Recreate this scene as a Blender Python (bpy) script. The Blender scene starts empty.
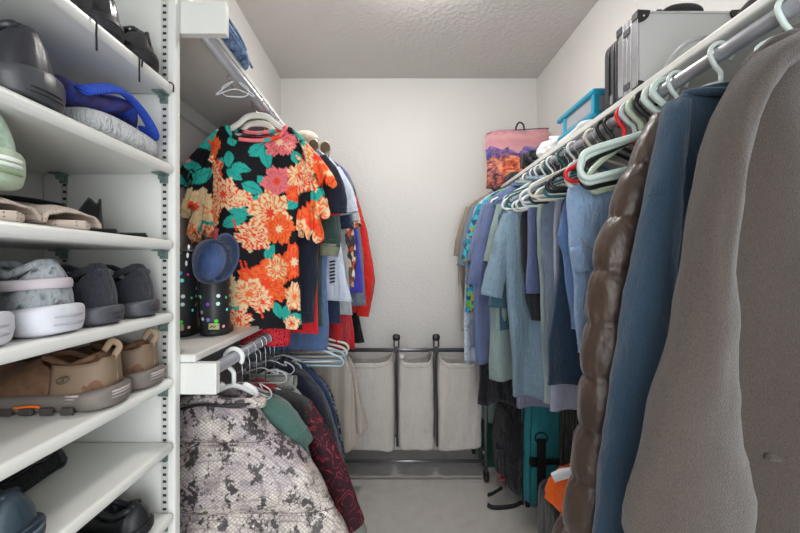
import bpy, math, random
import numpy as np
from mathutils import Vector, noise as mnoise
random.seed(7)
PI = math.pi
F, CX, CY, CZ = 360.0, 390.0, 266.0, 1.355
COL = bpy.context.scene.collection

def P(px, py, z):
    """point of the room seen at pixel (px,py) at distance z from the lens"""
    return ((px-CX)*z/F, z, CZ-(py-CY)*z/F)

def lin(hexs):
    hexs = hexs.lstrip('#')
    c = [int(hexs[i:i+2], 16)/255 for i in (0, 2, 4)]
    return tuple((v/12.92 if v <= .04045 else ((v+.055)/1.055)**2.4) for v in c)

# ------------------------------------------------------------------ materials
class NT:
    def __init__(s, name):
        s.m = bpy.data.materials.new(name); s.m.use_nodes = True
        s.t = s.m.node_tree; s.b = s.t.nodes['Principled BSDF']
    def n(s, typ, **kw):
        nd = s.t.nodes.new(typ)
        for k, v in kw.items():
            if k.startswith('i_'):
                nd.inputs[k[2:].replace('_', ' ')].default_value = v
            else: setattr(nd, k, v)
        return nd
    def l(s, a, b): s.t.links.new(a, b)
    def coord(s, scale=(1, 1, 1), rot=(0, 0, 0)):
        tc = s.n('ShaderNodeTexCoord'); mp = s.n('ShaderNodeMapping')
        mp.inputs['Scale'].default_value = scale; mp.inputs['Rotation'].default_value = rot
        s.l(tc.outputs['Object'], mp.inputs['Vector']); return mp.outputs['Vector']
    def noise(s, vec, scale, detail=3, rough=.5):
        nd = s.n('ShaderNodeTexNoise'); nd.inputs['Scale'].default_value = scale
        nd.inputs['Detail'].default_value = detail; nd.inputs['Roughness'].default_value = rough
        s.l(vec, nd.inputs['Vector']); return nd.outputs['Fac']
    def voro(s, vec, scale, feature='F1', out='Distance', rand=1):
        nd = s.n('ShaderNodeTexVoronoi'); nd.feature = feature
        nd.inputs['Scale'].default_value = scale; nd.inputs['Randomness'].default_value = rand
        s.l(vec, nd.inputs['Vector']); return nd.outputs[out]
    def ramp(s, fac, stops, interp='LINEAR'):
        r = s.n('ShaderNodeValToRGB'); r.color_ramp.interpolation = interp
        els = r.color_ramp.elements
        while len(els) < len(stops): els.new(.5)
        for e, (p, c) in zip(els, stops):
            e.position = p; e.color = (*c, 1) if len(c) == 3 else c
        s.l(fac, r.inputs['Fac']); return r.outputs['Color']
    def math(s, op, a, b=None):
        nd = s.n('ShaderNodeMath'); nd.operation = op
        for i, v in enumerate((a, b)):
            if v is None: continue
            if isinstance(v, (int, float)): nd.inputs[i].default_value = v
            else: s.l(v, nd.inputs[i])
        return nd.outputs[0]
    def mix(s, fac, a, b):
        nd = s.n('ShaderNodeMix'); nd.data_type = 'RGBA'
        for idx, v in ((0, fac), (6, a), (7, b)):
            if isinstance(v, (int, float)): nd.inputs[idx].default_value = v
            elif isinstance(v, tuple): nd.inputs[idx].default_value = (*v, 1)[:4]
            else: s.l(v, nd.inputs[idx])
        return nd.outputs[2]
    def color(s, c):
        if isinstance(c, tuple): s.b.inputs['Base Color'].default_value = (*c, 1)
        else: s.l(c, s.b.inputs['Base Color'])
    def bump(s, h, strength=.3, dist=.002):
        bp = s.n('ShaderNodeBump'); bp.inputs['Strength'].default_value = strength
        bp.inputs['Distance'].default_value = dist
        s.l(h, bp.inputs['Height'])
        s.l(bp.outputs['Normal'], s.b.inputs['Normal'])

_mc = {}
def cached(fn):
    def w(*a, **k):
        key = (fn.__name__, str(a), str(k))
        if key not in _mc: _mc[key] = fn(*a, **k)
        return _mc[key]
    return w

def mulc(c, f): return tuple(min(1, v*f) for v in c)

@cached
def cloth(hexs, var=.12, weave=700, wrinkle=.5, heather=0, rough=.9, sheen=.2, scale=14):
    """woven or knitted cloth: slight colour variation, fine weave and creases"""
    m = NT('cloth_'+hexs.strip('#')); c = lin(hexs); v = m.coord()
    n1 = m.noise(v, scale*1.7, 4)
    col = m.ramp(n1, [(.3, mulc(c, 1-var)), (.7, mulc(c, 1+var))])
    if heather:
        n2 = m.noise(m.coord((1, 1, .25)), 420, 2)
        col = m.mix(m.ramp(n2, [(.42, (0, 0, 0)), (.6, (1, 1, 1))]), col, mulc(c, 1+heather))
    m.color(col)
    cr = m.noise(m.coord((1, 1, .3), (0, .25, 0)), scale*1.3, 6, .6)
    fine = m.noise(v, weave, 1)
    h = m.math('ADD', m.math('MULTIPLY', cr, 1.0), m.math('MULTIPLY', fine, .05))
    m.bump(h, min(1, wrinkle*1.5), .055)
    m.b.inputs['Roughness'].default_value = rough
    m.b.inputs['Sheen Weight'].default_value = sheen
    m.b.inputs['Specular IOR Level'].default_value = .2
    return m.m

@cached
def plain(hexs, rough=.5, metal=0, bumpy=0, bscale=200, spec=.5, var=.05, coat=0):
    m = NT('paint_'+hexs.strip('#')); c = lin(hexs); v = m.coord()
    m.color(m.ramp(m.noise(v, 9, 3), [(.3, mulc(c, 1-var)), (.7, mulc(c, 1+var))]))
    m.b.inputs['Roughness'].default_value = rough
    m.b.inputs['Metallic'].default_value = metal
    m.b.inputs['Specular IOR Level'].default_value = spec
    m.b.inputs['Coat Weight'].default_value = coat
    if bumpy: m.bump(m.noise(v, bscale, 3), bumpy, .002)
    return m.m

@cached
def wallpaint(hexs, strength=.35, scale=55):
    m = NT('wall_paint'); c = lin(hexs); v = m.coord()
    m.color(m.ramp(m.noise(v, 2.2, 2), [(.3, mulc(c, .98)), (.7, mulc(c, 1.02))]))
    n = m.ramp(m.noise(v, scale, 3, .5), [(.42, (0, 0, 0)), (.62, (1, 1, 1))])
    m.bump(n, strength, .0025); m.b.inputs['Roughness'].default_value = .55
    m.b.inputs['Specular IOR Level'].default_value = .35
    return m.m

@cached
def carpet_mat():
    m = NT('carpet'); v = m.coord()
    n = m.noise(v, 260, 3, .7); n2 = m.noise(v, 14, 4, .6)
    a = m.ramp(n, [(.3, lin('b9b3ae')), (.7, lin('fcf8f4'))])
    b = m.ramp(n2, [(.35, lin('d8d2cd')), (.65, lin('ece7e2'))])
    m.color(m.mix(.45, a, b)); m.bump(m.math('ADD', n, m.math('MULTIPLY', n2, .6)), .9, .012)
    m.b.inputs['Roughness'].default_value = 1; m.b.inputs['Specular IOR Level'].default_value = .05
    return m.m

@cached
def snake_mat():
    m = NT('snake_print_nylon')
    v = m.coord((1, 1, 1.35), (0, PI/4, 0))
    edge = m.voro(v, 105, 'DISTANCE_TO_EDGE', 'Distance', .25)
    cellc = m.voro(v, 105, 'F1', 'Color', .25)
    sep = m.n('ShaderNodeSeparateColor'); m.l(cellc, sep.inputs[0])
    v2 = m.coord()
    big = m.noise(m.coord((1.1, 1, .7), (0, .6, 0)), 21, 6, .72)
    big2 = m.noise(v2, 27, 4, .7)
    base = m.ramp(big2, [(.3, lin('8f8482')), (.5, lin('d3c9c1')), (.7, lin('efe6db'))])
    base = m.mix(m.ramp(m.noise(v2, 6, 3), [(.45, (0, 0, 0)), (.7, (1, 1, 1))]), base, lin('a99daa'))
    line = m.ramp(edge, [(.04, (1, 1, 1)), (.16, (0, 0, 0))])
    base = m.mix(m.math('MULTIPLY', line, .55), base, lin('57494d'))
    dk = m.math('ADD', big, m.math('MULTIPLY', sep.outputs[0], .10))
    dmask = m.ramp(dk, [(.585, (0, 0, 0)), (.615, (1, 1, 1))])
    base = m.mix(m.math('MULTIPLY', dmask, .92), base, lin('2b2629'))
    m.color(base)
    cr = m.noise(m.coord((.6, 1, 1.4), (0, .5, 0)), 16, 5, .6)
    m.bump(m.math('ADD', cr, m.math('MULTIPLY', edge, .12)), .6, .02)
    m.b.inputs['Roughness'].default_value = .42
    return m.m

@cached
def paisley_mat():
    m = NT('paisley_velvet'); v = m.coord()
    w = m.n('ShaderNodeVectorMath'); w.operation = 'ADD'
    nz = m.n('ShaderNodeTexNoise'); nz.inputs['Scale'].default_value = 16; m.l(v, nz.inputs['Vector'])
    sc = m.n('ShaderNodeVectorMath'); sc.operation = 'SCALE'; sc.inputs['Scale'].default_value = .07
    m.l(nz.outputs['Color'], sc.inputs[0]); m.l(v, w.inputs[0]); m.l(sc.outputs[0], w.inputs[1])
    d = m.voro(w.outputs[0], 16)
    rings = m.math('SINE', m.math('MULTIPLY', d, 26))
    mask = m.ramp(rings, [(.55, (0, 0, 0)), (.95, (1, 1, 1))])
    mask2 = m.ramp(m.noise(v, 30, 3), [(.4, (0, 0, 0)), (.6, (1, 1, 1))])
    c = m.mix(m.math('MULTIPLY', mask, mask2), lin('3a1722'), lin('b0334a'))
    m.color(c); m.bump(m.noise(v, 20, 4), .5, .02); m.b.inputs['Roughness'].default_value = .8
    return m.m

@cached
def multi_mat(name, stops, scale=30, kind='voro', wr=.5, stretch=(1, 1, 1)):
    m = NT(name); v = m.coord(stretch)
    if kind == 'voro':
        c = m.voro(v, scale, 'F1', 'Color'); sp = m.n('ShaderNodeSeparateColor'); m.l(c, sp.inputs[0]); f = sp.outputs[0]
        n = len(stops); col = m.ramp(f, [(i/n, lin(s)) for i, s in enumerate(stops)], 'CONSTANT')
    else:
        n = len(stops); f = m.noise(v, scale, 4, .6)
        col = m.ramp(f, [(.32+.36*i/max(1, n-1), lin(s)) for i, s in enumerate(stops)], 'LINEAR' if kind == 'noise' else 'CONSTANT')
    m.color(col); m.bump(m.noise(m.coord((1, 1, .4)), 14, 4), wr, .03)
    m.b.inputs['Roughness'].default_value = .85
    return m.m

@cached
def dots_mat():
    m = NT('polka_dot_rubber'); v = m.coord((1, 1, 1))
    d = m.voro(v, 44, 'F1', 'Distance', .45); c = m.voro(v, 44, 'F1', 'Color', .45)
    hs = m.n('ShaderNodeHueSaturation'); hs.inputs['Saturation'].default_value = 1.0; hs.inputs['Value'].default_value = 1.2; m.l(c, hs.inputs['Color'])
    m.color(m.mix(m.ramp(d, [(.24, (1, 1, 1)), (.27, (0, 0, 0))]), lin('23262a'), hs.outputs[0]))
    m.b.inputs['Roughness'].default_value = .45
    return m.m

@cached
def rib_mat(hexs, freq=260, axis='X', amt=.25, rough=.9, wr=.6):
    m = NT('ribbed_'+hexs.strip('#')); c = lin(hexs)
    w = m.n('ShaderNodeTexWave'); w.bands_direction = axis; w.inputs['Scale'].default_value = freq/ (2*PI)
    w.inputs['Distortion'].default_value = 1.5; m.l(m.coord(), w.inputs['Vector'])
    m.color(m.mix(w.outputs['Fac'], mulc(c, 1-amt), c)); m.bump(w.outputs['Fac'], wr, .004)
    m.b.inputs['Roughness'].default_value = rough
    return m.m

@cached
def lace_mat():
    m = NT('red_lace_knit'); v = m.coord((1, 1, .7))
    d = m.voro(v, 120, 'DISTANCE_TO_EDGE')
    m.color(m.ramp(d, [(.1, lin('e02a3a')), (.3, lin('5d0d18'))]))
    m.bump(d, .6, .004); m.b.inputs['Roughness'].default_value = .8
    return m.m

@cached
def fur_mat(hexs, hexs2, scale=220, strength=1.0):
    m = NT('pile_'+hexs.strip('#')); v = m.coord((1, 1, .45), (0, .5, 0))
    n = m.noise(v, scale, 3, .65); n2 = m.noise(m.coord(), 7, 3)
    a = m.ramp(n, [(.3, lin(hexs)), (.7, lin(hexs2))])
    m.color(m.mix(m.math('MULTIPLY', n2, .3), a, lin(hexs2)))
    m.bump(m.math('ADD', n, m.math('MULTIPLY', m.noise(m.coord((1, 1, .3)), 9, 3), 3)), strength, .006)
    m.b.inputs['Roughness'].default_value = 1; m.b.inputs['Sheen Weight'].default_value = .35
    m.b.inputs['Specular IOR Level'].default_value = .1
    return m.m

@cached
def vcol_mat(name, rough=.75, wr=.4):
    m = NT(name); a = m.n('ShaderNodeAttribute'); a.attribute_name = 'Col'; m.color(a.outputs['Color'])
    m.bump(m.noise(m.coord((1, 1, .4)), 14, 4), wr, .03); m.b.inputs['Roughness'].default_value = rough
    m.b.inputs['Specular IOR Level'].default_value = .25
    return m.m

@cached
def satin(hexs, rough=.32, wr=.9):
    """shiny quilted shell cloth with short puckers"""
    m = NT('satin_'+hexs.strip('#')); c = lin(hexs)
    v = m.coord((1, 1, .55), (0, .3, 0))
    m.color(m.ramp(m.noise(m.coord(), 12, 3), [(.3, mulc(c, .88)), (.7, mulc(c, 1.12))]))
    m.bump(m.noise(v, 17, 3, .5), wr, .016)
    m.b.inputs['Roughness'].default_value = rough; m.b.inputs['Sheen Weight'].default_value = .2
    return m.m

@cached
def glassy(hexs, rough=.15, trans=.8):
    m = NT('clear_film'); m.b.inputs['Base Color'].default_value = (*lin(hexs), 1)
    m.b.inputs['Transmission Weight'].default_value = trans; m.b.inputs['Roughness'].default_value = rough
    m.bump(m.noise(m.coord(), 40, 4), .8, .01)
    return m.m

# ------------------------------------------------------------------ geometry
def merge(*gs):
    V, Fc = [], []
    for v, f in gs:
        o = len(V); V += [tuple(p) for p in v]; Fc += [tuple(i+o for i in q) for q in f]
    return V, Fc

def box(x0, x1, y0, y1, z0, z1):
    v = [(x, y, z) for z in (z0, z1) for y in (y0, y1) for x in (x0, x1)]
    return v, [(0, 2, 3, 1), (4, 5, 7, 6), (0, 1, 5, 4), (2, 6, 7, 3), (0, 4, 6, 2), (1, 3, 7, 5)]

def loft(rings, closed=True, cap0=False, cap1=False):
    n = len(rings[0]); V = [tuple(p) for r in rings for p in r]; Fc = []
    for i in range(len(rings)-1):
        for j in range(n if closed else n-1):
            k = (j+1) % n
            Fc.append((i*n+j, i*n+k, (i+1)*n+k, (i+1)*n+j))
    if cap0: Fc.append(tuple(reversed(range(n))))
    if cap1: Fc.append(tuple((len(rings)-1)*n+j for j in range(n)))
    return V, Fc

def smooth_path(pts, n=24, closed=False):
    pts = [Vector(p) for p in pts]; m = len(pts); out = []
    segs = m if closed else m-1
    per = max(2, n//segs)
    for i in range(segs):
        p0 = pts[(i-1) % m] if (closed or i > 0) else pts[0]*2-pts[1]
        p1 = pts[i]; p2 = pts[(i+1) % m]
        p3 = pts[(i+2) % m] if (closed or i+2 < m) else pts[-1]*2-pts[-2]
        for k in range(per):
            t = k/per
            out.append(.5*((2*p1)+(p2-p0)*t+(2*p0-5*p1+4*p2-p3)*t*t+(3*p1-p0-3*p2+p3)*t**3))
    if not closed: out.append(pts[-1])
    return out

def tube(path, r, n=8, closed=False, caps=True, flat=1.0):
    path = [Vector(p) for p in path]; m = len(path); rings = []
    rs = r if isinstance(r, (list, tuple)) else [r]*m
    if len(rs) != m: rs = list(np.interp(np.linspace(0, 1, m), np.linspace(0, 1, len(rs)), rs))
    up = None
    for i, p in enumerate(path):
        a = path[(i-1) % m] if (closed or i > 0) else p
        b = path[(i+1) % m] if (closed or i < m-1) else p
        t = (b-a)
        t = t.normalized() if t.length > 1e-9 else Vector((0, 0, 1))
        if up is None:
            up = Vector((0, 1, 0)) if abs(t.y) < .9 else Vector((1, 0, 0))
        nrm = (up-t*up.dot(t))
        nrm = nrm.normalized() if nrm.length > 1e-6 else t.orthogonal().normalized()
        up = nrm; bi = t.cross(nrm)
        rings.append([p+nrm*(math.cos(2*PI*k/n)*rs[i]*flat)+bi*(math.sin(2*PI*k/n)*rs[i]) for k in range(n)])
    if closed: rings.append(rings[0])
    return loft(rings, True, caps and not closed, caps and not closed)

def cyl(p0, p1, r, n=20): return tube([p0, p1], r, n)

def lathe(prof, c, n=28):
    return loft([[(c[0]+r*math.cos(2*PI*k/n), c[1]+r*math.sin(2*PI*k/n), c[2]+z) for k in range(n)] for r, z in prof], True, prof[0][0] > 1e-4, prof[-1][0] > 1e-4)

def ellipsoid(c, r, nu=20, nv=12, f=None):
    rings = []
    for i in range(nv+1):
        a = -PI/2+PI*i/nv; ring = []
        for k in range(nu):
            b = 2*PI*k/nu
            p = Vector((max(1e-4, math.cos(a))*math.cos(b)*r[0], max(1e-4, math.cos(a))*math.sin(b)*r[1], math.sin(a)*r[2]))
            if f: p = f(p)
            ring.append((c[0]+p.x, c[1]+p.y, c[2]+p.z))
        rings.append(ring)
    return loft(rings, True, True, True)

def nz(x, y=0, z=0): return mnoise.noise((x, y, z))

# ------------------------------------------------------------------ objects
def thing(name, label, cat, loc=(0, 0, 0), group=None, yaw=0):
    o = bpy.data.objects.new(name, None); COL.objects.link(o); o.empty_display_size = .05
    o.location = loc; o.rotation_euler = (0, 0, yaw)
    o['label'] = label; o['category'] = cat
    if group: o['group'] = group
    return o

def rootloc(o):
    while o.parent: o = o.parent
    return Vector(o.location)

def mk(name, geo, mat, parent=None, smooth=True, bevel=0, sub=0, solid=0, label=None, cat=None, group=None, kind=None, loc=None, cols=None, bseg=2):
    """geometry is given in room coordinates and stored relative to the thing's base"""
    V, Fc = geo
    if parent: base = rootloc(parent)
    elif loc is not None: base = Vector(loc)
    else: base = Vector((0, 0, 0))
    me = bpy.data.meshes.new(name)
    me.from_pydata([tuple(Vector(p)-base) for p in V], [], Fc); me.validate(); me.update()
    me.materials.append(mat)
    if smooth: me.polygons.foreach_set('use_smooth', [True]*len(me.polygons))
    if cols is not None:
        at = me.color_attributes.new('Col', 'FLOAT_COLOR', 'POINT')
        at.data.foreach_set('color', np.asarray(cols, dtype=np.float32).ravel())
    o = bpy.data.objects.new(name, me); COL.objects.link(o)
    if parent: o.parent = parent
    else: o.location = base
    if solid:
        s = o.modifiers.new('Solid', 'SOLIDIFY'); s.thickness = solid; s.offset = 0
    if bevel:
        b = o.modifiers.new('Bevel', 'BEVEL'); b.width = bevel; b.segments = bseg; b.limit_method = 'ANGLE'; b.angle_limit = .6
    if sub:
        s = o.modifiers.new('Sub', 'SUBSURF'); s.levels = sub; s.render_levels = sub
    if label: o['label'] = label
    if cat: o['category'] = cat
    if group: o['group'] = group
    if kind: o['kind'] = kind
    return o

# ------------------------------------------------------------------ the room
LW, RW, BW, FW, CH = -.81, 1.09, 2.667, -.40, 2.745
WHITE = wallpaint('dedcd9')
CEIL = wallpaint('cdc8c5', .55, 40)
TRIM = plain('e8e8e4', .35)
MELA = plain('dadbd6', .32, var=.02)
def struct(name, geo, mat, **k): return mk(name, geo, mat, kind='structure', smooth=False, **k)
struct('floor', box(LW-.1, RW+.1, FW-.1, BW+.1, -.05, 0), carpet_mat())
struct('ceiling', box(LW-.1, RW+.1, FW-.1, BW+.1, CH, CH+.05), CEIL)
struct('wall_back', box(LW-.1, RW+.1, BW, BW+.08, 0, CH), WHITE)
struct('wall_left', box(LW-.08, LW, FW, BW, 0, CH), WHITE)
struct('wall_right', box(RW, RW+.08, FW, BW, 0, CH), WHITE)
struct('wall_front', merge(box(LW, -.42, FW-.1, FW, 0, CH), box(.56, RW, FW-.1, FW, 0, CH), box(-.42, .56, FW-.1, FW, 2.06, CH)), WHITE)
struct('baseboard_back', box(LW, RW, BW-.014, BW, 0, .085), TRIM, bevel=.004)
struct('baseboard_left', box(LW, LW+.014, .87, BW-.014, 0, .085), TRIM, bevel=.004)
struct('baseboard_right', box(RW-.014, RW, FW, BW-.014, 0, .085), TRIM, bevel=.004)

# ceiling lamp: an opal dome above the middle of the room
lamp = thing('ceiling_light', 'round opal ceiling lamp above the middle of the closet', 'ceiling light', (.14, 1.55, CH))
mk('lamp_base', lathe([(.0, 0), (.16, 0), (.16, -.02), (.15, -.025)], (.14, 1.55, CH)), plain('f0f0ee', .4), lamp)
em = NT('lamp_glass'); em.b.inputs['Emission Color'].default_value = (1, .965, .92, 1); em.b.inputs['Emission Strength'].default_value = 60
em.b.inputs['Base Color'].default_value = (.9, .9, .9, 1)
mk('lamp_shade', lathe([(.148, -.022), (.145, -.045), (.12, -.07), (.07, -.088), (.0, -.094)], (.14, 1.55, CH)), em.m, lamp)

# added unseen fill light, shining in through the doorway behind the camera
ld = bpy.data.lights.new('doorway_fill', 'AREA'); ld.energy = 22; ld.size = 1.1; ld.size_y = 1.9; ld.shape = 'RECTANGLE'; ld.color = (.93, .97, 1)
lo = bpy.data.objects.new('doorway_fill', ld); COL.objects.link(lo); lo.location = (.07, -.75, 1.35); lo.rotation_euler = (PI/2, 0, 0)
w = bpy.data.worlds.new('World'); bpy.context.scene.world = w; w.use_nodes = True
w.node_tree.nodes['Background'].inputs[0].default_value = (.97, .98, 1, 1); w.node_tree.nodes['Background'].inputs[1].default_value = 1.6

# ------------------------------------------------------------------ left shoe shelving
T0, T1 = .02, .837
TX = -.50
tower = thing('shelving_unit', 'tall white shoe shelving unit with adjustable shelves along left wall', 'shelving unit', (-.655, .43, 0))
for y0, y1 in ((T1, T1+.024), (T0-.024, T0)):
    mk('side_panel', box(LW+.001, TX, y0, y1, 0, 2.6), MELA, tower, smooth=False, bevel=.006, bseg=3)
SH = [.42, .235, .06, -.107, -.258, -.407, -.57]   # tops relative to the lens height
for h in SH + [.70, -.80, -1.02]:
    mk('shelf', box(LW+.001, TX, T0+.001, T1-.001, CZ+h-.0225, CZ+h), MELA, tower, smooth=False, bevel=.0095, bseg=4)
def standard(x, y, s):
    g = box(x-.008, x+.008, y-.0015 if s < 0 else y, y if s < 0 else y+.0015, .05, 2.5)
    mk('shelf_standard', g, plain('c9cac6', .35, .2), tower, smooth=False)
    slots = []
    for i in range(150):
        z = .1+i*.016
        slots.append(box(x-.0042, x+.0042, y-.0021, y-.0014, z, z+.0058))
    mk('slot_row', merge(*slots), plain('2d2e2e', .7), tower, smooth=False)
standard(-.523, T1-.0001, -1); standard(-.755, T1-.0001, -1)
for h in SH[1:]+[.42]:
    for x in (-.523, -.755):
        z = CZ+h-.0235
        g = merge(box(x-.012, x+.012, T1-.030, T1-.003, z-.003, z), box(x-.009, x+.009, T1-.006, T1-.003, z-.02, z), box(x-.003, x+.003, T1-.022, T1-.004, z-.014, z))
        mk('shelf_clip', g, plain('6f837e', .35, .4), tower, smooth=False)

# ------------------------------------------------------------------ hanging shelves and rods
def shelf_run(name, label, x0, x1, y0, y1, z, th=.02):
    o = mk(name, box(x0, x1, y0, y1, z-th, z), MELA, None, smooth=False, bevel=.005, bseg=3, label=label, cat='shelf', loc=((x0+x1)/2, (y0+y1)/2, z-th)); return o
YB = T1+.0245
shelf_run('wall_shelf', 'long white upper shelf above the left hanging rod', LW+.001, -.483, YB, BW-.001, CZ+.655)
shelf_run('wall_shelf', 'long white lower shelf under the patterned rain boots on the left', LW+.001, -.466, YB, BW-.001, CZ-.212)
shelf_run('wall_shelf', 'long white shelf on the right wall carrying the luggage', .735, RW-.001, FW+.02, BW-.001, CZ+.534, .023)
def cleat(label, x0, x1, y0, y1, z0, z1):
    mk('shelf_cleat', box(x0, x1, y0, y1, z0, z1), MELA, None, smooth=False, bevel=.002, label=label, cat='shelf support', loc=((x0+x1)/2, (y0+y1)/2, z0))
cleat('white block at the end of the upper left rod, beside the shoe shelves', LW+.0015, -.394, YB, YB+.02, CZ+.557, CZ+.634)
cleat('white block at the end of the lower left rod, beside the shoe shelves', LW+.0015, -.416, YB, YB+.02, CZ-.308, CZ-.2325)
cleat('small white block on back wall at the end of the right rod', .668, RW-.002, BW-.021, BW-.0005, CZ+.43, CZ+.510)
cleat('white strip along the left wall under the upper shelf', LW+.0005, LW+.019, YB+.0205, BW-.001, CZ+.575, CZ+.634)
cleat('white strip along the right wall under the luggage shelf', RW-.019, RW-.0005, FW+.03, BW-.023, CZ+.43, CZ+.510)
METAL = plain('b4b6bc', .3, .55)
def rod(label, x, z, y0, y1):
    t = thing('hanging_rod', label, 'closet rod', (x, (y0+y1)/2, z))
    mk('rod_tube', cyl((x, y0, z), (x, y1, z), .0165, 24), METAL, t)
    for y in (y0+.003, y1-.003):
        mk('end_socket', cyl((x, y-.003, z), (x, y+.003, z), .026, 24), plain('c8c9ca', .3, .5), t)
XR, HR, XU, HU, XL, HL = .735, .472, -.48, .597, -.46, -.270
rod('grey metal rod on the right holding the coats', XR, CZ+HR, FW+.05, BW-.0225)
rod('upper metal rod on the left behind the floral blouse', XU, CZ+HU, YB+.0205, BW-.002)
rod('lower metal rod on the left above the snake print jacket', XL, CZ+HL, YB+.0205, BW-.002)
# rod holder screws under the right shelf
for y in (.82, .97, 1.12):
    mk('wall_plug', cyl((RW-.0195, y, CZ+.46), (RW-.028, y, CZ+.46), .008, 12), TRIM, None, label='small white round plug on the strip under the right shelf', cat='plug', group='round plugs under the right shelf', loc=(RW-.02, y, CZ+.46))

# ------------------------------------------------------------------ hangers
def hanger(label, x, y, h, color='dfe6e2', yaw=0, w=.205, r=.0045, drop=.115, wire=True, style='tube', roll=0, group=None, neck=.05, lp=.045):
    """clothes hanger hooked on the rod whose axis is at height h above the lens"""
    z0 = CZ+h
    t = thing('clothes_hanger', label, 'hanger', (x, y, z0), group)
    t.rotation_euler = (0, roll, yaw)
    m = plain(color, .4, 0, spec=.5)
    R = .0195+(.002 if wire else r)
    hook = []
    for k in range(14):
        a = math.radians(-35+k*17.5)
        hook.append((x+R*math.cos(a), y, z0+R*math.sin(a)))
    hook += [(x-.012, y, z0-R-.004), (x, y, z0-R-.018), (x, y, z0-R-neck)]
    hook = smooth_path(hook, 40)
    za = z0-R-neck
    mk('hook', tube(hook, .0018 if wire else r, 8), plain('b9bbbd', .25, .9) if wire else m, t)
    if style == 'tube':
        e = .021
        pts = [(0, 0), (.06, -.022), (w-.03, -drop+lp), (w, -drop+lp*.62), (w+.006, -drop+lp*.22), (w-.01, -drop-.004), (w-.05, -drop-.004), (0, -drop-.004)]
        pts = pts + [(-a, b) for a, b in reversed(pts[1:-1])]
        path = smooth_path([(x+a, y, za+b) for a, b in pts], 80, True)
        mk('shoulder_frame', tube(path, r, 10, closed=True), m, t)
    elif style == 'flat':      # broad contoured shoulders
        pts = [(-w, -drop), (-w*.8, -drop*.72), (-w*.45, -.028), (-.03, 0), (.03, 0), (w*.45, -.028), (w*.8, -drop*.72), (w, -drop)]
        path = smooth_path([(x+a, y, za+b) for a, b in pts], 42)
        mk('shoulder_frame', tube(path, [.004, .009, .011, .011, .012, .011, .011, .009, .004], 10, flat=.5), m, t)
        bar = [(x-w*.78, y, za-drop*.72), (x-w*.74, y, za-drop*.95), (x, y, za-drop*.98), (x+w*.74, y, za-drop*.95), (x+w*.78, y, za-drop*.72)]
        mk('trouser_bar', tube(bar, .003, 8), m, t)
    return t

# ------------------------------------------------------------------ garments
SIDES = {'R': (XR, -1, HR), 'L': (XU, 1, HU), 'l': (XL, 1, HL)}
def resample(pts, n):
    pts = np.array(pts, float); s = np.concatenate([[0], np.cumsum(np.hypot(*np.diff(pts, axis=0).T))])
    u = np.linspace(0, s[-1], n)
    sm = smooth_path([(p[0], 0, p[1]) for p in pts], n*3)
    a = np.array([(p.x, p.z) for p in sm]); s2 = np.concatenate([[0], np.cumsum(np.hypot(*np.diff(a, axis=0).T))])
    u = np.linspace(0, s2[-1], n)
    return np.stack([np.interp(u, s2, a[:, 0]), np.interp(u, s2, a[:, 1])], 1)

def body_geo(side, z, prof, th, seed, fold, kf, quilt, rows, cols, topth=.5, neck=None, qoff=0, minoh=0):
    c, sg, _ = SIDES[side]
    pr = resample([((px-CX)*z/F, (CY-py)*z/F) for px, py in prof], rows)
    rings = []; lim = (RW-.012) if side == 'R' else (LW+.012)
    for i in range(rows):
        X, h = pr[i]; half = max(.012, (X-c)*sg); v = i/(rows-1)
        oh = min(half, abs(lim-c))
        t = th*(topth+(1-topth)*min(1, v*4))
        q = 0
        if quilt:
            ph = ((h+qoff)/quilt) % 1
            q = (abs(math.sin(PI*ph))**.38)
        ring = []
        for k in range(cols):
            a = 2*PI*k/cols; ca, sa = math.cos(a), math.sin(a)
            xx = math.copysign(abs(ca)**.85, ca); yy = math.copysign(abs(sa)**.62, sa)
            hh = half if xx*sg > 0 else max(oh, minoh)
            tt = t
            if quilt: tt = t*(.55+.55*q)
            dx = xx*hh; x = c+dx
            ed = 1
            A = fold*2.1*(v**.55)
            f = A*(math.sin(kf*dx+seed*1.7+1.2*nz(dx*4, h*2.0, seed))+.6*nz(dx*11, h*2.4, seed+9))
            n1 = .006*nz(x*9, h*7, seed+(3 if sa > 0 else 8))+.012*nz(x*4, h*3, seed+(5 if sa > 0 else 2))
            y = z+yy*tt+f+n1*(1 if sa > 0 else -1)
            if quilt: x += sg*0+math.copysign(.014*(q-.6)*abs(ca)**3, ca)
            x += .005*nz(h*9, seed, k*.02)*abs(ca)+.010*v*nz(h*3.1, seed+4, 0)*abs(ca)**4
            lim2 = RW-.006 if side == 'R' else LW+.006
            x = min(x, lim2) if side == 'R' else max(x, lim2)
            nd = 0 if not neck else neck[1]*max(0, 1-v*7)*math.exp(-(dx/neck[0])**6)
            ring.append((x, y, CZ+h-nd-.004*v*math.sin(9*dx+seed)))
        rings.append(ring)
    return loft(rings)

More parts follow.
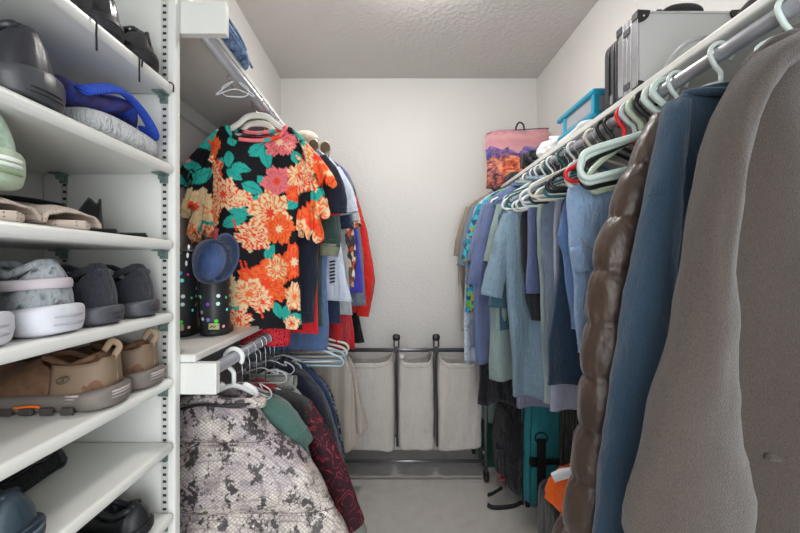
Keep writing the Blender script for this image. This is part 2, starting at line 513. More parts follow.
def sleeve_geo(pts, z, radn, rady, seed, quilt=0, rows=40, cols=36, mirror=None, dy=0, wr=1.0, lim=None, capend=False):
    """tube of cloth along a path; radn = half width across, rady = half thickness"""
    if quilt: rows, cols = 150, 60
    w = [((px-CX)*(z+dy)/F, (CY-py)*(z+dy)/F) for px, py in pts]
    if mirror is not None:
        w = [(2*mirror-a, b) for a, b in w]
    pr = resample(w, rows); rings = []; S = 0
    for i in range(rows):
        a = pr[max(0, i-1)]; b = pr[min(rows-1, i+1)]; t = (b-a)/max(1e-9, np.hypot(*(b-a)))
        if i: S += np.hypot(*(pr[i]-pr[i-1]))
        nx, nh = -t[1], t[0]; v = i/(rows-1)
        rn = np.interp(v, np.linspace(0, 1, len(radn)), radn); ry = np.interp(v, np.linspace(0, 1, len(rady)), rady)
        q = 1
        ring = []
        for k in range(cols):
            an = 2*PI*k/cols; ca, sa = math.cos(an), math.sin(an)
            d = 1+wr*(.12*nz(ca*1.5+seed, sa*1.5, S*11)+.07*nz(ca*2+seed, sa*2, S*28))
            if quilt: q = .74+.29*abs(math.sin(PI*((S+.010*ca)/quilt)))**.40
            if quilt: d = 1+.06*nz(ca*2+seed, sa*2, S*14)+.16*(1.03-q)*math.sin(an*15+5*nz(S*9, an))
            X = pr[i][0]+nx*ca*rn*q*d; H = pr[i][1]+nh*ca*rn*q*d; Y = z+dy+sa*ry*q*d
            if lim is not None: X = min(X, lim) if lim > 0 else max(X, lim)
            ring.append((X, Y, CZ+H))
        rings.append(ring)
    if capend:
        m = np.mean(np.array(rings[-1]), 0)
        rings.append([tuple(m+(np.array(p)-m)*.5) for p in rings[-1]])
    return loft(rings)

def garment(name, label, cat, side, z, prof, mat, th=.03, seed=1, fold=.012, kf=38, quilt=0, sleeves=(), group=None, rows=64, cols=88,
            hang=('dfe6e2', 'tube'), hanglabel=None, yaw=0, collar=None, both=True, solid=.0015, neckopen=.5, cuff=None, hyaw=0, qoff=0, minoh=0):
    c, sg, H = SIDES[side]
    t = thing(name, label, cat, (c, z, CZ+(CY-prof[-1][1])*z/F), group, yaw)
    mk('body', body_geo(side, z, prof, th, seed, fold, kf, quilt, rows, cols, neckopen, qoff=qoff, minoh=minoh), mat, t, solid=solid)
    lim = RW-.006 if side == 'R' else LW+.006
    hemm = mat
    def hem(geo, n, row, par, up=.0):
        V = geo[0][row*n:(row+1)*n]; cc = sum((Vector(p) for p in V), Vector())/n
        mk('hem', tube([Vector(p)+(Vector(p)-cc).normalized()*.0012+Vector((0, 0, up)) for p in V], .0016, 5, closed=True), hemm, par)
    gb = body_geo(side, z, prof, th, seed, fold, kf, quilt, rows, cols, neckopen, qoff=qoff, minoh=minoh)
    if not quilt and prof[-1][1] < 533:
        hem(gb, cols, rows-1, t); hem(gb, cols, rows-4, t)
    for (pts, rn, ry, dy) in sleeves:
        gs_ = sleeve_geo(pts, z, rn, ry, seed, quilt, dy=dy); so = mk('sleeve', gs_, mat, t, solid=solid)
        if not quilt and pts[-1][1] < 533: hem(gs_, 36, 39, so); hem(gs_, 36, 36, so)
        if both: mk('sleeve', sleeve_geo(pts, z, rn, ry, seed+5, quilt, mirror=c, dy=dy, lim=lim), mat, t, solid=solid)
        if cuff:
            ln = math.hypot(pts[-1][0]-pts[-2][0], pts[-1][1]-pts[-2][1]); ux, uy = (pts[-1][0]-pts[-2][0])/ln, (pts[-1][1]-pts[-2][1])/ln
            cp = [(pts[-1][0]-ux*2, pts[-1][1]-uy*2), (pts[-1][0]+ux*10, pts[-1][1]+uy*10)]
            mk('cuff', sleeve_geo(cp, z, [rn[-1]*1.03, rn[-1]*.9], [ry[-1]*1.03, ry[-1]*.9], seed+2, 0, rows=8, dy=dy, wr=.3), cuff, t, solid=.003)
    if collar:
        cm, cw, cy = collar   # material, half width, pixel row of the neckline
        hh = (CY-cy)*z/F; pts = []
        for k in range(28):
            a = 2*PI*k/28
            pts.append((c+cw*math.cos(a), z+.03*math.sin(a), CZ+hh-.022*(1-math.sin(a))*.5))
        mk('collar', tube(pts, .009, 8, closed=True, flat=1.5), cm, t)
    if hang:
        hz = (H-.19)                       # the shoulders of the hanger stay inside the garment
        hs = [((CY-py)*z/F, abs((px-CX)*z/F-c)) for px, py in prof]; hs.sort()
        hw = float(np.interp(hz, [a for a, _ in hs], [b for _, b in hs])); top_h = hs[-1][0]
        if top_h < H-.16 and side == 'R': hw = .215
        if side == 'l' and z < 1.7: hw = min(hw, .10)
        hang_w = max(.05, min(.2, hw-.03, abs(lim-c)-.02))
        hanger(hanglabel or ('hanger carrying the '+label), c, z, H, hang[0], hyaw, w=hang_w, neck=max(.025, min(.15 if side == 'l' else .10, H-.03-top_h)), drop=.07 if side == 'l' and z < 1.7 else .10, r=.0048, wire=(hang[1] != 'plastic'), style='flat' if hang[1] == 'flat' else 'tube')
    return t

# ================================================================== RIGHT HANGING ROW (nearest first)
G = garment
def seams(t, z, hs, mat, cols, r=.0013):
    """stitched quilting lines running across the front of a body"""
    b = [c for c in t.children if c.name.startswith('body')][0]; base = Vector(t.location)
    co = [v.co+base for v in b.data.vertices]; rows = len(co)//cols
    for h in hs:
        i = min(range(rows), key=lambda k: abs(sum(co[k*cols+j].z for j in range(0, cols, 8))/(cols/8)-CZ-h))
        pts = [co[i*cols+j]+Vector((0, -.001, 0)) for j in range(cols) if co[i*cols+j].y < z-.01]
        pts.sort(key=lambda p: p.x); mk('seam', tube(pts, r, 6), mat, b)
def child(t, name): return [c for c in t.children if c.name.split('.')[0] == name][0]
coatm = fur_mat('3c3531', '5a514b', 620, .45)
t = G('fleece_coat', 'big taupe fleece coat nearest the camera on the right rod', 'coat', 'R', .66,
  [(784, 33), (764, 42), (746, 62), (732, 92), (724, 140), (720, 260), (716, 420), (712, 660)], coatm, .028, 3, .012, 22,
  sleeves=[([(800, 45), (766, 66), (738, 110), (722, 165), (709, 243), (703, 325), (693, 416), (690, 500), (690, 680)], [.022, .028, .030, .036, .050, .078, .100, .112, .125], [.03, .034, .036, .04, .042], -.062)],
  hang=('d6e6df', 'plastic'), hanglabel='pale mint plastic hanger inside the taupe fleece coat', both=False)
mk('hood', ellipsoid((XR+.085, .69, CZ+.395), (.125, .05, .07), 24, 14, lambda p: p*(1+.12*nz(p.x*14, p.z*14, 2))), coatm, t)
mk('pocket_welt', tube(smooth_path([(.66, .632, CZ-.335), (.70, .630, CZ-.345), (.75, .630, CZ-.40)], 12), .006, 8), coatm, t)
slate = cloth('384c5f', .08, 500, .35, .15, scale=7)
t = G('work_jacket', 'slate blue jacket behind the taupe fleece coat', 'jacket', 'R', .80,
  [(716, 86), (696, 89), (679, 98), (668, 120), (662, 250), (655, 400), (648, 600)], slate, .035, 5, .012, 20,
  sleeves=[([(676, 104), (668, 160), (656, 240), (645, 320), (634, 440), (626, 600)], [.02, .034, .046, .056, .068, .075], [.03, .04, .045, .05], -.03)],
  hang=('d9e5e0', 'plastic'), hanglabel='pale plastic hanger inside the slate blue jacket', collar=(slate, .07, 88), both=False)
mk('sleeve_seam', tube(smooth_path([P(647, 196, .745), P(654, 193, .742), P(662, 193, .742), P(671, 196, .752)], 14), .0022, 6), slate, t)
puff = satin('45342a', .40, .7)
t = G('puffer_jacket', 'shiny brown quilted puffer jacket with horizontal baffles', 'jacket', 'R', .92,
  [(672, 112), (662, 118), (650, 150), (640, 230), (630, 330), (612, 420), (585, 485), (558, 535), (550, 590)], puff, .055, 7, .004, 20, quilt=.128,
  sleeves=[([(664, 118), (650, 160), (633, 210), (619, 262), (611, 320), (606, 400), (600, 460), (592, 520), (588, 590)], [.03, .05, .058, .06, .062, .062, .066, .066], [.04, .05, .055, .06], -.045)],
  hang=('d9e5e0', 'plastic'), hanglabel='pale plastic hanger inside the brown puffer jacket', both=False, rows=120)
denim = cloth('9bb8dc', .12, 500, .7, .15)
t = G('jeans', 'light blue jeans folded over a red hanger beside the puffer jacket', 'trousers', 'R', 1.13,
  [(576, 186), (568, 189), (567, 215), (571, 262), (574, 300), (578, 350)], denim, .022, 9, .006, 30, hang=None, neckopen=1)
mk('waistband', sleeve_geo([(578, 246), (583, 272)], 1.10, [.02, .02], [.02, .02], 4, rows=8), denim, t, solid=.002)
mk('pocket_stitching', tube([P(580, 238, 1.1), P(586, 246, 1.095), P(594, 250, 1.095), P(603, 252, 1.1)], .0012, 6), plain('b98a4a', .8), t)
hanger('bright red plastic hanger holding the light blue jeans', XR, 1.13, HR, 'e8262b', .12, .19, .0062, .13, wire=False)
t = G('jeans', 'mid blue jeans hanging just behind the light blue pair', 'trousers', 'R', 1.19,
  [(573, 196), (566, 200), (562, 226), (560, 240), (566, 262), (572, 330)], cloth('6484b4', .12, 500, .8, .1), .02, 19, .012, 30, hang=None, neckopen=1)
hanger('black plastic hanger holding the mid blue jeans', XR, 1.19, HR, '222427', -.1, .19, .006, .13, wire=False)
G('trousers', 'dark navy trousers folded on a hanger, left of the jeans', 'trousers', 'R', 1.27,
  [(574, 198), (563, 201), (561, 235), (557, 300), (550, 345), (547, 384)], cloth('2c4057', .1, 500, .5), .02, 11, .008, 34, hang=('2d6f78', 'tube'), hanglabel='dark teal hanger holding the navy trousers', neckopen=1)
G('trousers', 'pale lavender grey trousers with hem showing below the navy pair', 'trousers', 'R', 1.34,
  [(566, 200), (556, 203), (553, 260), (551, 330), (548, 409)], cloth('a8adc2', .08, 500, .4), .02, 13, .008, 34, hang=('ece6d6', 'tube'), hanglabel='cream plastic hanger holding the lavender grey trousers', neckopen=1)
G('trousers', 'slate grey trousers left of the dark navy trousers', 'trousers', 'R', 1.40,
  [(556, 200), (545, 202), (543, 240), (547, 290), (549, 345)], cloth('6f7e92', .1, 500, .5), .022, 15, .01, 34, hang=('1f2022', 'tube'), hanglabel='black plastic hanger holding the slate grey trousers', neckopen=1)
G('trousers', 'pale grey green trousers beside the slate grey pair', 'trousers', 'R', 1.48,
  [(548, 203), (538, 205), (537, 250), (542, 320), (546, 404)], cloth('a9b9b8', .08, 500, .4), .022, 17, .01, 34, hang=('eceff0', 'tube'), hanglabel='white plastic hanger holding the grey green trousers', neckopen=1)
G('shorts', 'periwinkle blue shorts between the trousers and the light blue shirt', 'shorts', 'R', 1.55,
  [(536, 208), (528, 210), (527, 250), (524, 292)], cloth('5f6b94', .1, 500, .5), .02, 21, .01, 40, hang=('dfe6e2', 'tube'), hanglabel='pale hanger holding the periwinkle blue shorts', neckopen=1)
G('vest', 'black garment strip left of the periwinkle shorts', 'top', 'R', 1.60,
  [(530, 212), (522, 214), (522, 250), (526, 295), (531, 320)], cloth('25282f', .1, 500, .5), .018, 23, .006, 40, hang=('f1f1ec', 'tube'), hanglabel='white plastic hanger holding the black garment', neckopen=1)
lb = cloth('7f98a9', .06, 600, .55, .28, scale=9)
G('tee_shirt', 'long heather light blue tee shirt hanging in the middle of the row', 'shirt', 'R', 1.70,
  [(540, 176), (527, 186), (512, 200), (503, 218), (502, 250), (506, 300), (509, 340), (513, 396)], lb, .035, 25, .014, 34,
  sleeves=[([(510, 213), (503, 240), (497, 268), (491, 296)], [.03, .042, .047, .05], [.03, .032, .035], -.01)], hang=('e9efec', 'plastic'), hanglabel='white plastic hanger inside the heather light blue tee shirt', collar=(lb, .08, 176))
G('tee_shirt', 'pale lavender shirt whose hem peeks below the heather blue tee', 'shirt', 'R', 1.77,
  [(536, 180), (524, 188), (511, 200), (505, 220), (510, 300), (516, 405)], cloth('8e95b2', .08, 500, .5), .025, 27, .01, 34, hang=('e9efec', 'plastic'), hanglabel='white hanger inside the pale lavender shirt')
gg = cloth('8fa3a0', .07, 600, .5, .15, scale=9)
G('tee_shirt', 'grey green tee shirt to the left of the heather blue tee', 'shirt', 'R', 1.83,
  [(532, 181), (519, 188), (506, 198), (497, 214), (492, 250), (490, 300), (490, 378)], gg, .03, 29, .012, 38,
  sleeves=[([(502, 206), (496, 235), (491, 262)], [.028, .035, .04], [.03, .03], 0)], hang=('c9d2e8', 'plastic'), hanglabel='pale blue hanger inside the grey green tee', collar=(gg, .075, 180))
G('polo_shirt', 'dark teal polo shirt with sleeve below the heather blue sleeve', 'shirt', 'R', 1.79,
  [(534, 182), (520, 190), (508, 202), (500, 220), (498, 290), (500, 330)], cloth('3e6172', .1, 500, .5, .2), .02, 30, .01, 38,
  sleeves=[([(504, 214), (501, 260), (498, 307)], [.025, .035, .045], [.025, .03], 0)], hang=('d7dadb', 'wire'), hanglabel='wire hook hanger inside the dark teal polo')
pb = cloth('63719a', .08, 600, .5, .1, scale=9)
G('polo_shirt', 'periwinkle polo shirt hanging between the green and the lavender shirts', 'shirt', 'R', 1.93,
  [(523, 183), (511, 188), (497, 197), (487, 212), (480, 250), (475, 300), (473, 350), (474, 362)], pb, .03, 31, .014, 38,
  sleeves=[([(493, 204), (486, 235), (480, 262), (476, 285)], [.028, .038, .045, .05], [.03, .03], 0)], hang=('ffffff', 'plastic'), hanglabel='white plastic hanger inside the periwinkle polo', collar=(pb, .075, 183))
G('shirt', 'black long shirt with hem hanging lowest over the laundry rack', 'shirt', 'R', 1.99,
  [(519, 184), (508, 190), (494, 200), (487, 215), (483, 300), (479, 370), (477, 402)], cloth('1d1f26', .1, 500, .6), .028, 33, .016, 30, hang=('d7dadb', 'wire'), hanglabel='wire hook hanger inside the black long shirt')
G('shirt', 'lavender blue shirt with narrow sleeve next to the periwinkle polo', 'shirt', 'R', 2.05,
  [(516, 185), (505, 189), (491, 198), (482, 212), (475, 250), (473, 300), (471, 345)], cloth('7a89ac', .08, 500, .5), .025, 35, .01, 38,
  sleeves=[([(487, 205), (479, 235), (473, 262)], [.025, .034, .04], [.028, .03], 0)], hang=('d7dadb', 'wire'), hanglabel='wire hook hanger inside the lavender blue shirt')
haw = multi_mat('tropical_print_cotton', ['1d8fae', '35b5cf', '2b5f6e', '6fae4e', '23506c', '44a9c9', 'd08a3a', '1f7f95'], 42)
G('tropical_shirt', 'aqua tropical print shirt with green and orange motifs', 'shirt', 'R', 2.12,
  [(512, 186), (500, 190), (486, 199), (477, 214), (470, 250), (467, 290), (466, 312)], haw, .025, 37, .01, 38,
  sleeves=[([(482, 205), (474, 232), (468, 262)], [.026, .036, .042], [.028, .03], 0)], hang=('d7dadb', 'wire'), hanglabel='wire hook hanger inside the aqua tropical shirt')
camo = multi_mat('camouflage_jersey', ['7d8fa8', 'a9b8cb', 'cdd6e2', '8fa2bb'], 26, 'noise')
G('shirt', 'pale blue grey mottled shirt with hem above the laundry bags', 'shirt', 'R', 2.19,
  [(508, 187), (497, 191), (482, 200), (473, 215), (466, 260), (464, 310), (463, 362)], camo, .025, 39, .012, 38, hang=('d7dadb', 'wire'), hanglabel='wire hook hanger inside the mottled pale blue shirt')
G('tee_shirt', 'grey blue tee shirt with dark neckline near the back wall', 'shirt', 'R', 2.27,
  [(504, 188), (492, 193), (478, 202), (470, 215), (466, 250), (467, 318)], cloth('7689a0', .08, 500, .5, .1), .025, 41, .01, 38,
  sleeves=[([(476, 207), (469, 235), (464, 266)], [.028, .038, .045], [.028, .03], 0)], hang=('d7dadb', 'wire'), hanglabel='wire hook hanger inside the grey blue tee', collar=(cloth('20252e'), .08, 188))
G('shirt', 'olive tan shirt second from the back wall', 'shirt', 'R', 2.37,
  [(500, 189), (488, 194), (473, 203), (464, 216), (459, 250), (462, 290), (468, 325)], cloth('94897a', .08, 500, .5), .025, 43, .012, 38,
  sleeves=[([(470, 208), (463, 232), (459, 256)], [.026, .034, .04], [.028, .03], 0)], hang=('e8e8e4', 'plastic'), hanglabel='pale hanger inside the olive tan shirt')
G('shirt', 'light beige shirt closest to the back wall on the right', 'shirt', 'R', 2.48,
  [(496, 190), (483, 195), (468, 204), (460, 216), (457, 250), (461, 330)], cloth('c4beb4', .08, 500, .5), .025, 45, .012, 38, hang=('e8e8e4', 'plastic'), hanglabel='pale hanger inside the light beige shirt')
# empty hangers crowding the right rod
for lab, y, col, yaw, ww, r, dr, dx in [
    ('large pale mint plastic hanger in front of all the other empty ones', .965, 'd3e4dc', -.16, .240, .0068, .105, -.02),
    ('second large pale mint plastic hanger, tucked behind the front one', 1.00, 'd8e6e0', -.10, .228, .0066, .115, -.01),
    ('thick black plastic hanger between two pale mint hangers', 1.035, '1d1f20', -.07, .212, .0068, .125, 0),
    ('pistachio green plastic hanger with a rounded end above the jeans', 1.07, 'c7d6bd', .04, .185, .0066, .14, 0),
    ('pale grey blue plastic hanger behind the thick black one', 1.10, 'c7d0d3', -.12, .215, .006, .11, 0),
    ('thin black hanger whose end loops beside the red one', 1.235, '17181a', .05, .205, .006, .13, 0),
    ('wide cream plastic hanger above the dark navy trousers', 1.31, 'e9e2d2', -.1, .225, .0055, .125, 0),
    ('slim white plastic hanger above the slate grey trousers', 1.44, 'eef0f0', -.12, .21, .005, .125, 0),
    ('dark green plastic hanger turned wide across the row', 1.52, '1f5b57', -.42, .235, .0048, .12, -.02),
    ('white plastic hanger with long shoulder above the black garment', 1.63, 'f2f4f3', -.2, .22, .005, .12, 0)]:
    hanger(lab, XR+dx*0, y, HR, col, yaw, ww, r*(1.25 if y < 1.15 else 1), dr, wire=False, lp=.072 if y < 1.15 else .05, roll=(-.20 if y < 1.15 else -.05))
for i, y in enumerate([1.66, 1.86, 2.09]):
    hanger('thin dark green hanger hooked between the shirts at mid rod', XR, y, HR, '2a6a66', -.05+.03*i, .19, .0036, .10, wire=False, group='thin green hangers on the right rod')

# ================================================================== UPPER LEFT ROW
RED, TEAL, CREAM, PINK, BLACK, ORG = [np.array(lin(x)) for x in ('f4492a', '2fb3a6', 'f2d9ac', 'f27a80', '17181d', 'f7753a')]
def floral(px, py):
    n = len(px); col = np.tile(BLACK, (n, 1))
    def flower(cx, cy, R, base, inner, n_pet=5, ph=0, streak=None, sq=1.0, cr=.25):
        dx, dy = px-cx, (py-cy)/sq; r = np.hypot(dx, dy); a = np.arctan2(dy, dx)+ph
        edge = R*(.70+.24*np.abs(np.cos(a*n_pet/2))+.06*np.sin(a*13+cx)+.03*np.sin(a*29))
        m = r < edge; col[m] = base
        if streak is not None:
            s = np.abs(np.sin(a*n_pet*1.5+.9*np.sin(r*.28+cx)))
            m2 = m & (s > .74+.25*(r/edge)-.10*np.sin(r*.9)); col[m2] = streak
            m4 = m & (np.abs(np.sin(r*.33+2.2*np.sin(a*3+cx))) > .955) & (r > .3*R); col[m4] = streak
        col[r < R*cr*(.8+.2*np.sin(a*7))] = inner
    def leaf(cx, cy, L, W, ang):
        c, s = math.cos(ang), math.sin(ang); u = ((px-cx)*c+(py-cy)*s)/L; v = (-(px-cx)*s+(py-cy)*c)/W
        w_ = (1-u*u)*(1-.25*u); m = (np.abs(u) < 1) & (np.abs(v) < w_)
        col[m] = TEAL; col[m & (np.abs(v-.05*np.sin(u*9)) < .07)] = TEAL*.55
        vein = m & (np.abs(np.sin(u*9+np.abs(v)*4)) < .10); col[vein] = TEAL*.75
    leaf(259, 151, 10, 6, -.8); leaf(268, 160, 11, 6, 1.3); leaf(236, 144, 6, 5, 1.2); leaf(234, 163, 9, 5, 1.5); leaf(246, 171, 9, 5, .2); leaf(240, 178, 9, 5, .6)
    leaf(264, 182, 6, 4, .9); leaf(256, 190, 10, 6, .4); leaf(261, 203, 10, 7, -1.2); leaf(244, 212, 12, 6, .4); leaf(240, 223, 12, 6, -.35)
    leaf(208, 205, 8, 5, 1); leaf(298, 160, 8, 5, 1.2); leaf(296, 205, 9, 5, -.6)
    leaf(234, 258, 13, 7, -.7); leaf(226, 248, 8, 5, .2); leaf(272, 252, 9, 5, -1); leaf(240, 305, 14, 8, -.75); leaf(236, 297, 9, 5, .1); leaf(279, 310, 9, 5, 1.2); leaf(288, 312, 9, 5, 1.9)
    leaf(225, 168, 8, 4, 1.8); leaf(306, 250, 9, 4, 1.4); leaf(300, 318, 9, 5, .6); leaf(290, 262, 8, 4, -.5); leaf(214, 262, 9, 5, .6)
    flower(281, 144, 19, PINK, CREAM, 5, .3, PINK*.62, .85)
    flower(279, 183, 17, PINK, RED, 5, .8, PINK*.75); 
    flower(216, 148, 9, ORG, RED, 4, .2, RED, 1.6); flower(214, 176, 17, RED, CREAM, 6, .6, CREAM, 1.2, .32); flower(229, 197, 21, CREAM, RED, 6, .1, RED, .85)
    flower(246, 201, 13, CREAM, CREAM, 5, .9, RED, .7); flower(210, 199, 13, CREAM, ORG, 5, .5, RED); flower(215, 218, 12, ORG, RED, 5, .4, CREAM)
    flower(197, 162, 15, PINK, RED, 5, .2, RED); flower(189, 150, 9, RED, ORG, 5, .3, ORG); flower(198, 190, 12, CREAM, RED, 5, .2, RED)
    flower(209, 237, 18, PINK, CREAM, 6, .5, PINK*.7, .8)
    flower(272, 214, 24, CREAM, RED, 6, .7, ORG, 1.0); flower(258, 237, 20, CREAM, CREAM, 6, .2, RED, .8); flower(282, 230, 17, ORG, CREAM, 5, .2, RED)
    flower(256, 240, 13, RED, CREAM, 5, .4, CREAM, .9)
    flower(297, 262, 15, RED, CREAM, 5, .5, ORG, 1.3)
    flower(228, 290, 22, CREAM, RED, 7, .2, CREAM*.85); flower(221, 316, 14, CREAM, ORG, 6, .6, ORG); flower(244, 318, 13, CREAM, RED, 6, .2, RED)
    flower(267, 284, 27, ORG, RED, 6, .5, RED, .95); flower(253, 293, 17, CREAM, ORG, 6, .1, ORG); flower(279, 268, 15, ORG, CREAM, 5, .3, CREAM)
    flower(264, 302, 11, CREAM, RED, 5, .6, RED); flower(297, 296, 11, CREAM, ORG, 5, .3, ORG, 1.4); flower(294, 322, 9, CREAM, RED, 5, .3, RED)
    flower(300, 178, 12, CREAM, ORG, 5, .1, ORG, 1.2); flower(296, 196, 9, RED, ORG, 5, .1, ORG); flower(291, 148, 7, PINK, PINK, 5, 0, CREAM)
    for x, y, L in ((246, 262, 1), (250, 263, 1), (262, 308, 1), (240, 222, 1)):
        col[(np.abs(px-x-(py-y)*.25) < .8) & (np.abs(py-y-4) < 6)] = RED
    return col
def ruffle_floral(px, py):
    return floral(px*.92-22, py*1.05+46)
floral_m = vcol_mat('floral_print_cotton', .8, .35)
def colorize(geo, z, fn):
    V = np.array(geo[0]); px = CX+V[:, 0]*F/z; py = CY-(V[:, 2]-CZ)*F/z
    c = fn(px, py); return np.concatenate([c, np.ones((len(c), 1))], 1)
ZB = 1.30
t = thing('floral_blouse', 'black blouse with orange, coral and teal flowers and ruffled sleeves', 'blouse', (XU, ZB, CZ-.27))
g = body_geo('L', ZB, [(287, 126), (293, 129), (299, 138), (302, 160), (300, 200), (300, 250), (300, 300), (302, 329)], .035, 4, .010, 26, 0, 210, 330, .5, (.095, .046))
mk('body', g, floral_m, t, cols=colorize(g, ZB, floral), solid=.0012)
for mirror in (None, XU):
    for tier, (p0, p1, r0, r1, sd) in enumerate([((297, 134), (322, 182), .016, .042, 3), ((300, 158), (316, 212), .018, .045, 6), ((299, 176), (309, 236), .016, .042, 9)]):
        rows, cols = 44, 120; rings = []
        for i in range(rows):
            v = i/(rows-1); px_ = p0[0]+(p1[0]-p0[0])*v+4*math.sin(v*PI); py_ = p0[1]+(p1[1]-p0[1])*v
            X, _, Z = P(px_, py_, ZB)
            if mirror is not None: X = 2*mirror-X
            rr = r0+(r1-r0)*v; ring = []
            for k in range(cols):
                a = 2*PI*k/cols
                d = 1+.30*v*math.sin(a*8+sd+2*v)+.14*v*math.sin(a*13+sd*2+5*v)+.12*nz(math.cos(a)*2, math.sin(a)*2, v*5+sd)
                dz = .016*v*v*math.sin(a*8+sd+1.2)
                ring.append((X+math.cos(a)*rr*d, ZB-.012*tier*0-.012+math.sin(a)*rr*.8*d, Z+dz+math.cos(a)*(.012 if mirror is None else -.012)*-1))
            rings.append(ring)
        g = loft(rings)
        mk('ruffle', g, floral_m, t, cols=colorize(g, ZB, ruffle_floral if mirror is None else (lambda a, b: ruffle_floral(a+72, b+24))), solid=.0012)
# contrast neckline binding
fr = [P(a, b, ZB-.030) for a, b in ((227, 127), (230, 133), (236, 138), (246, 140), (257, 140.5), (268, 140), (278, 137), (283, 132), (286, 127))]
bk_ = [P(a, b, ZB+.018) for a, b in ((280, 130), (257, 133), (234, 130))]
nb = smooth_path(fr+bk_, 90, True)
g = tube(nb, .0068, 8, closed=True)
def bind(px, py):
    c = np.tile(TEAL, (len(px), 1)); c[(px > 243) & (px < 267)] = PINK; c[(px > 274) & (px < 283)] = RED; c[(px > 283)] = PINK; c[(px > 236) & (px <= 243)] = BLACK; return c
mk('neck_binding', g, floral_m, t, cols=colorize(g, ZB, bind))
mk('neck_label', box(XU-.008, XU+.012, ZB+.012, ZB+.013, CZ+.478, CZ+.489), plain('8d8d92', .7), t, smooth=False)
hanger('broad warm white hanger inside the floral blouse', XU, ZB, HU, 'dcd9cf', 0, .15, .006, .085, wire=True, style='flat', neck=.035)
hanger('second broad white hanger directly behind the floral blouse', XU-.01, 1.335, HU, 'd5d2c9', .0, .14, .006, .085, wire=True, style='flat', neck=.05)
G('lace_top', 'bright red open knit top hanging behind the floral blouse', 'top', 'L', 1.375,
  [(278, 137), (292, 142), (303, 156), (306, 190), (296, 260), (288, 344)], lace_mat(), .022, 51, .006, 30,
  sleeves=[([(300, 155), (308, 185), (312, 220)], [.03, .05, .06], [.02, .022], 0)], hang=('4a4c50', 'wire'), hanglabel='dark hanger inside the red open knit top')
G('tee_shirt', 'dark navy tee shirt with sleeve showing past the floral ruffles', 'shirt', 'L', 1.44,
  [(282, 139), (296, 141), (313, 148), (326, 164), (322, 200), (317, 260), (313, 323)], cloth('242c3d', .1, 500, .5), .022, 53, .006, 30,
  sleeves=[([(320, 158), (330, 176), (336, 200), (336, 212)], [.03, .04, .045, .045], [.02, .025], 0)], hang=('6d8fa8', 'wire'), hanglabel='blue hanger inside the dark navy tee')
G('tee_shirt', 'plain scarlet tee shirt with hem below the floral blouse', 'shirt', 'L', 1.50,
  [(286, 140), (300, 142), (315, 150), (324, 166), (322, 200), (318, 260), (319, 333)], cloth('e0252f', .08, 500, .5), .024, 55, .008, 30,
  sleeves=[([(319, 160), (329, 190), (333, 214)], [.03, .036, .042], [.02, .025], 0)], hang=('d7dadb', 'wire'), hanglabel='hanger inside the plain scarlet tee')
G('work_shirt', 'dark grey green short sleeved shirt with khaki sleeve lining', 'shirt', 'L', 1.56,
  [(290, 142), (304, 144), (318, 152), (327, 168), (325, 200), (321, 260), (322, 325)], cloth('3f554f', .1, 500, .6), .024, 57, .01, 30,
  sleeves=[([(323, 166), (329, 200), (331, 234), (330, 246)], [.03, .038, .042, .042], [.022, .028], 0)], hang=('555a60', 'wire'), hanglabel='hanger inside the dark grey green shirt', cuff=cloth('8f957c'))
G('denim_shirt', 'medium blue chambray shirt hanging lowest behind the scarlet tee', 'shirt', 'L', 1.64,
  [(296, 143), (310, 145), (322, 155), (330, 172), (328, 220), (327, 270), (329, 330), (327, 349)], cloth('56719e', .1, 500, .6, .12), .026, 59, .012, 28, hang=('6a86b5', 'plastic'), hanglabel='blue plastic hanger inside the chambray shirt')
wt = cloth('d3dcec', .05, 500, .5)
t = G('tee_shirt', 'white tee shirt with a black printed motif on the front', 'shirt', 'L', 1.76,
  [(301, 146), (314, 148), (328, 157), (336, 172), (338, 220), (345, 270), (352, 300)], wt, .03, 61, .006, 26,
  sleeves=[([(334, 170), (344, 190), (349, 213)], [.03, .04, .046], [.024, .03], 0)], hang=('d7dadb', 'wire'), hanglabel='hanger inside the white tee with printed motif')
for k in range(7):
    mk('print_stripe', tube([P(329.5, 262+k*3.4, 1.722), P(335, 261+k*3.4, 1.722)], .0045, 6, flat=.3), plain('1b1c20', .8), t)
G('polo_shirt', 'navy polo shirt with sleeve hanging below the white sleeve', 'shirt', 'L', 1.82,
  [(304, 148), (318, 151), (330, 160), (337, 176), (336, 230), (338, 290), (340, 322)], cloth('2c3a56', .1, 500, .5), .024, 62, .008, 26,
  sleeves=[([(333, 180), (340, 200), (343, 228)], [.03, .045, .05], [.024, .03], 0)], hang=('d7dadb', 'wire'), hanglabel='hanger inside the navy polo')
G('shirt', 'pale grey shirt with curved hem beyond the white tee', 'shirt', 'L', 1.88,
  [(307, 150), (320, 152), (334, 162), (341, 178), (344, 230), (349, 280), (353, 314)], cloth('b9bfc4', .06, 500, .6), .03, 63, .014, 32,
  sleeves=[([(339, 176), (346, 200), (350, 222)], [.03, .038, .044], [.024, .03], 0)], hang=('d7dadb', 'wire'), hanglabel='hanger inside the pale grey shirt')
G('dress', 'deep red dress with hem below the pale grey shirt', 'dress', 'L', 1.94,
  [(310, 152), (322, 154), (334, 164), (341, 180), (340, 240), (348, 300), (356, 350)], cloth('c51a26', .1, 500, .7), .028, 65, .016, 40, hang=('4a5f8a', 'plastic'), hanglabel='blue plastic hanger inside the deep red dress')
tan = multi_mat('tribal_print_cotton', ['2b2727', 'c7b39a', '6b5145', 'e2d8cb', '3a3436', 'b5483a'], 70, 'voro', .5, (1, 1, .5))
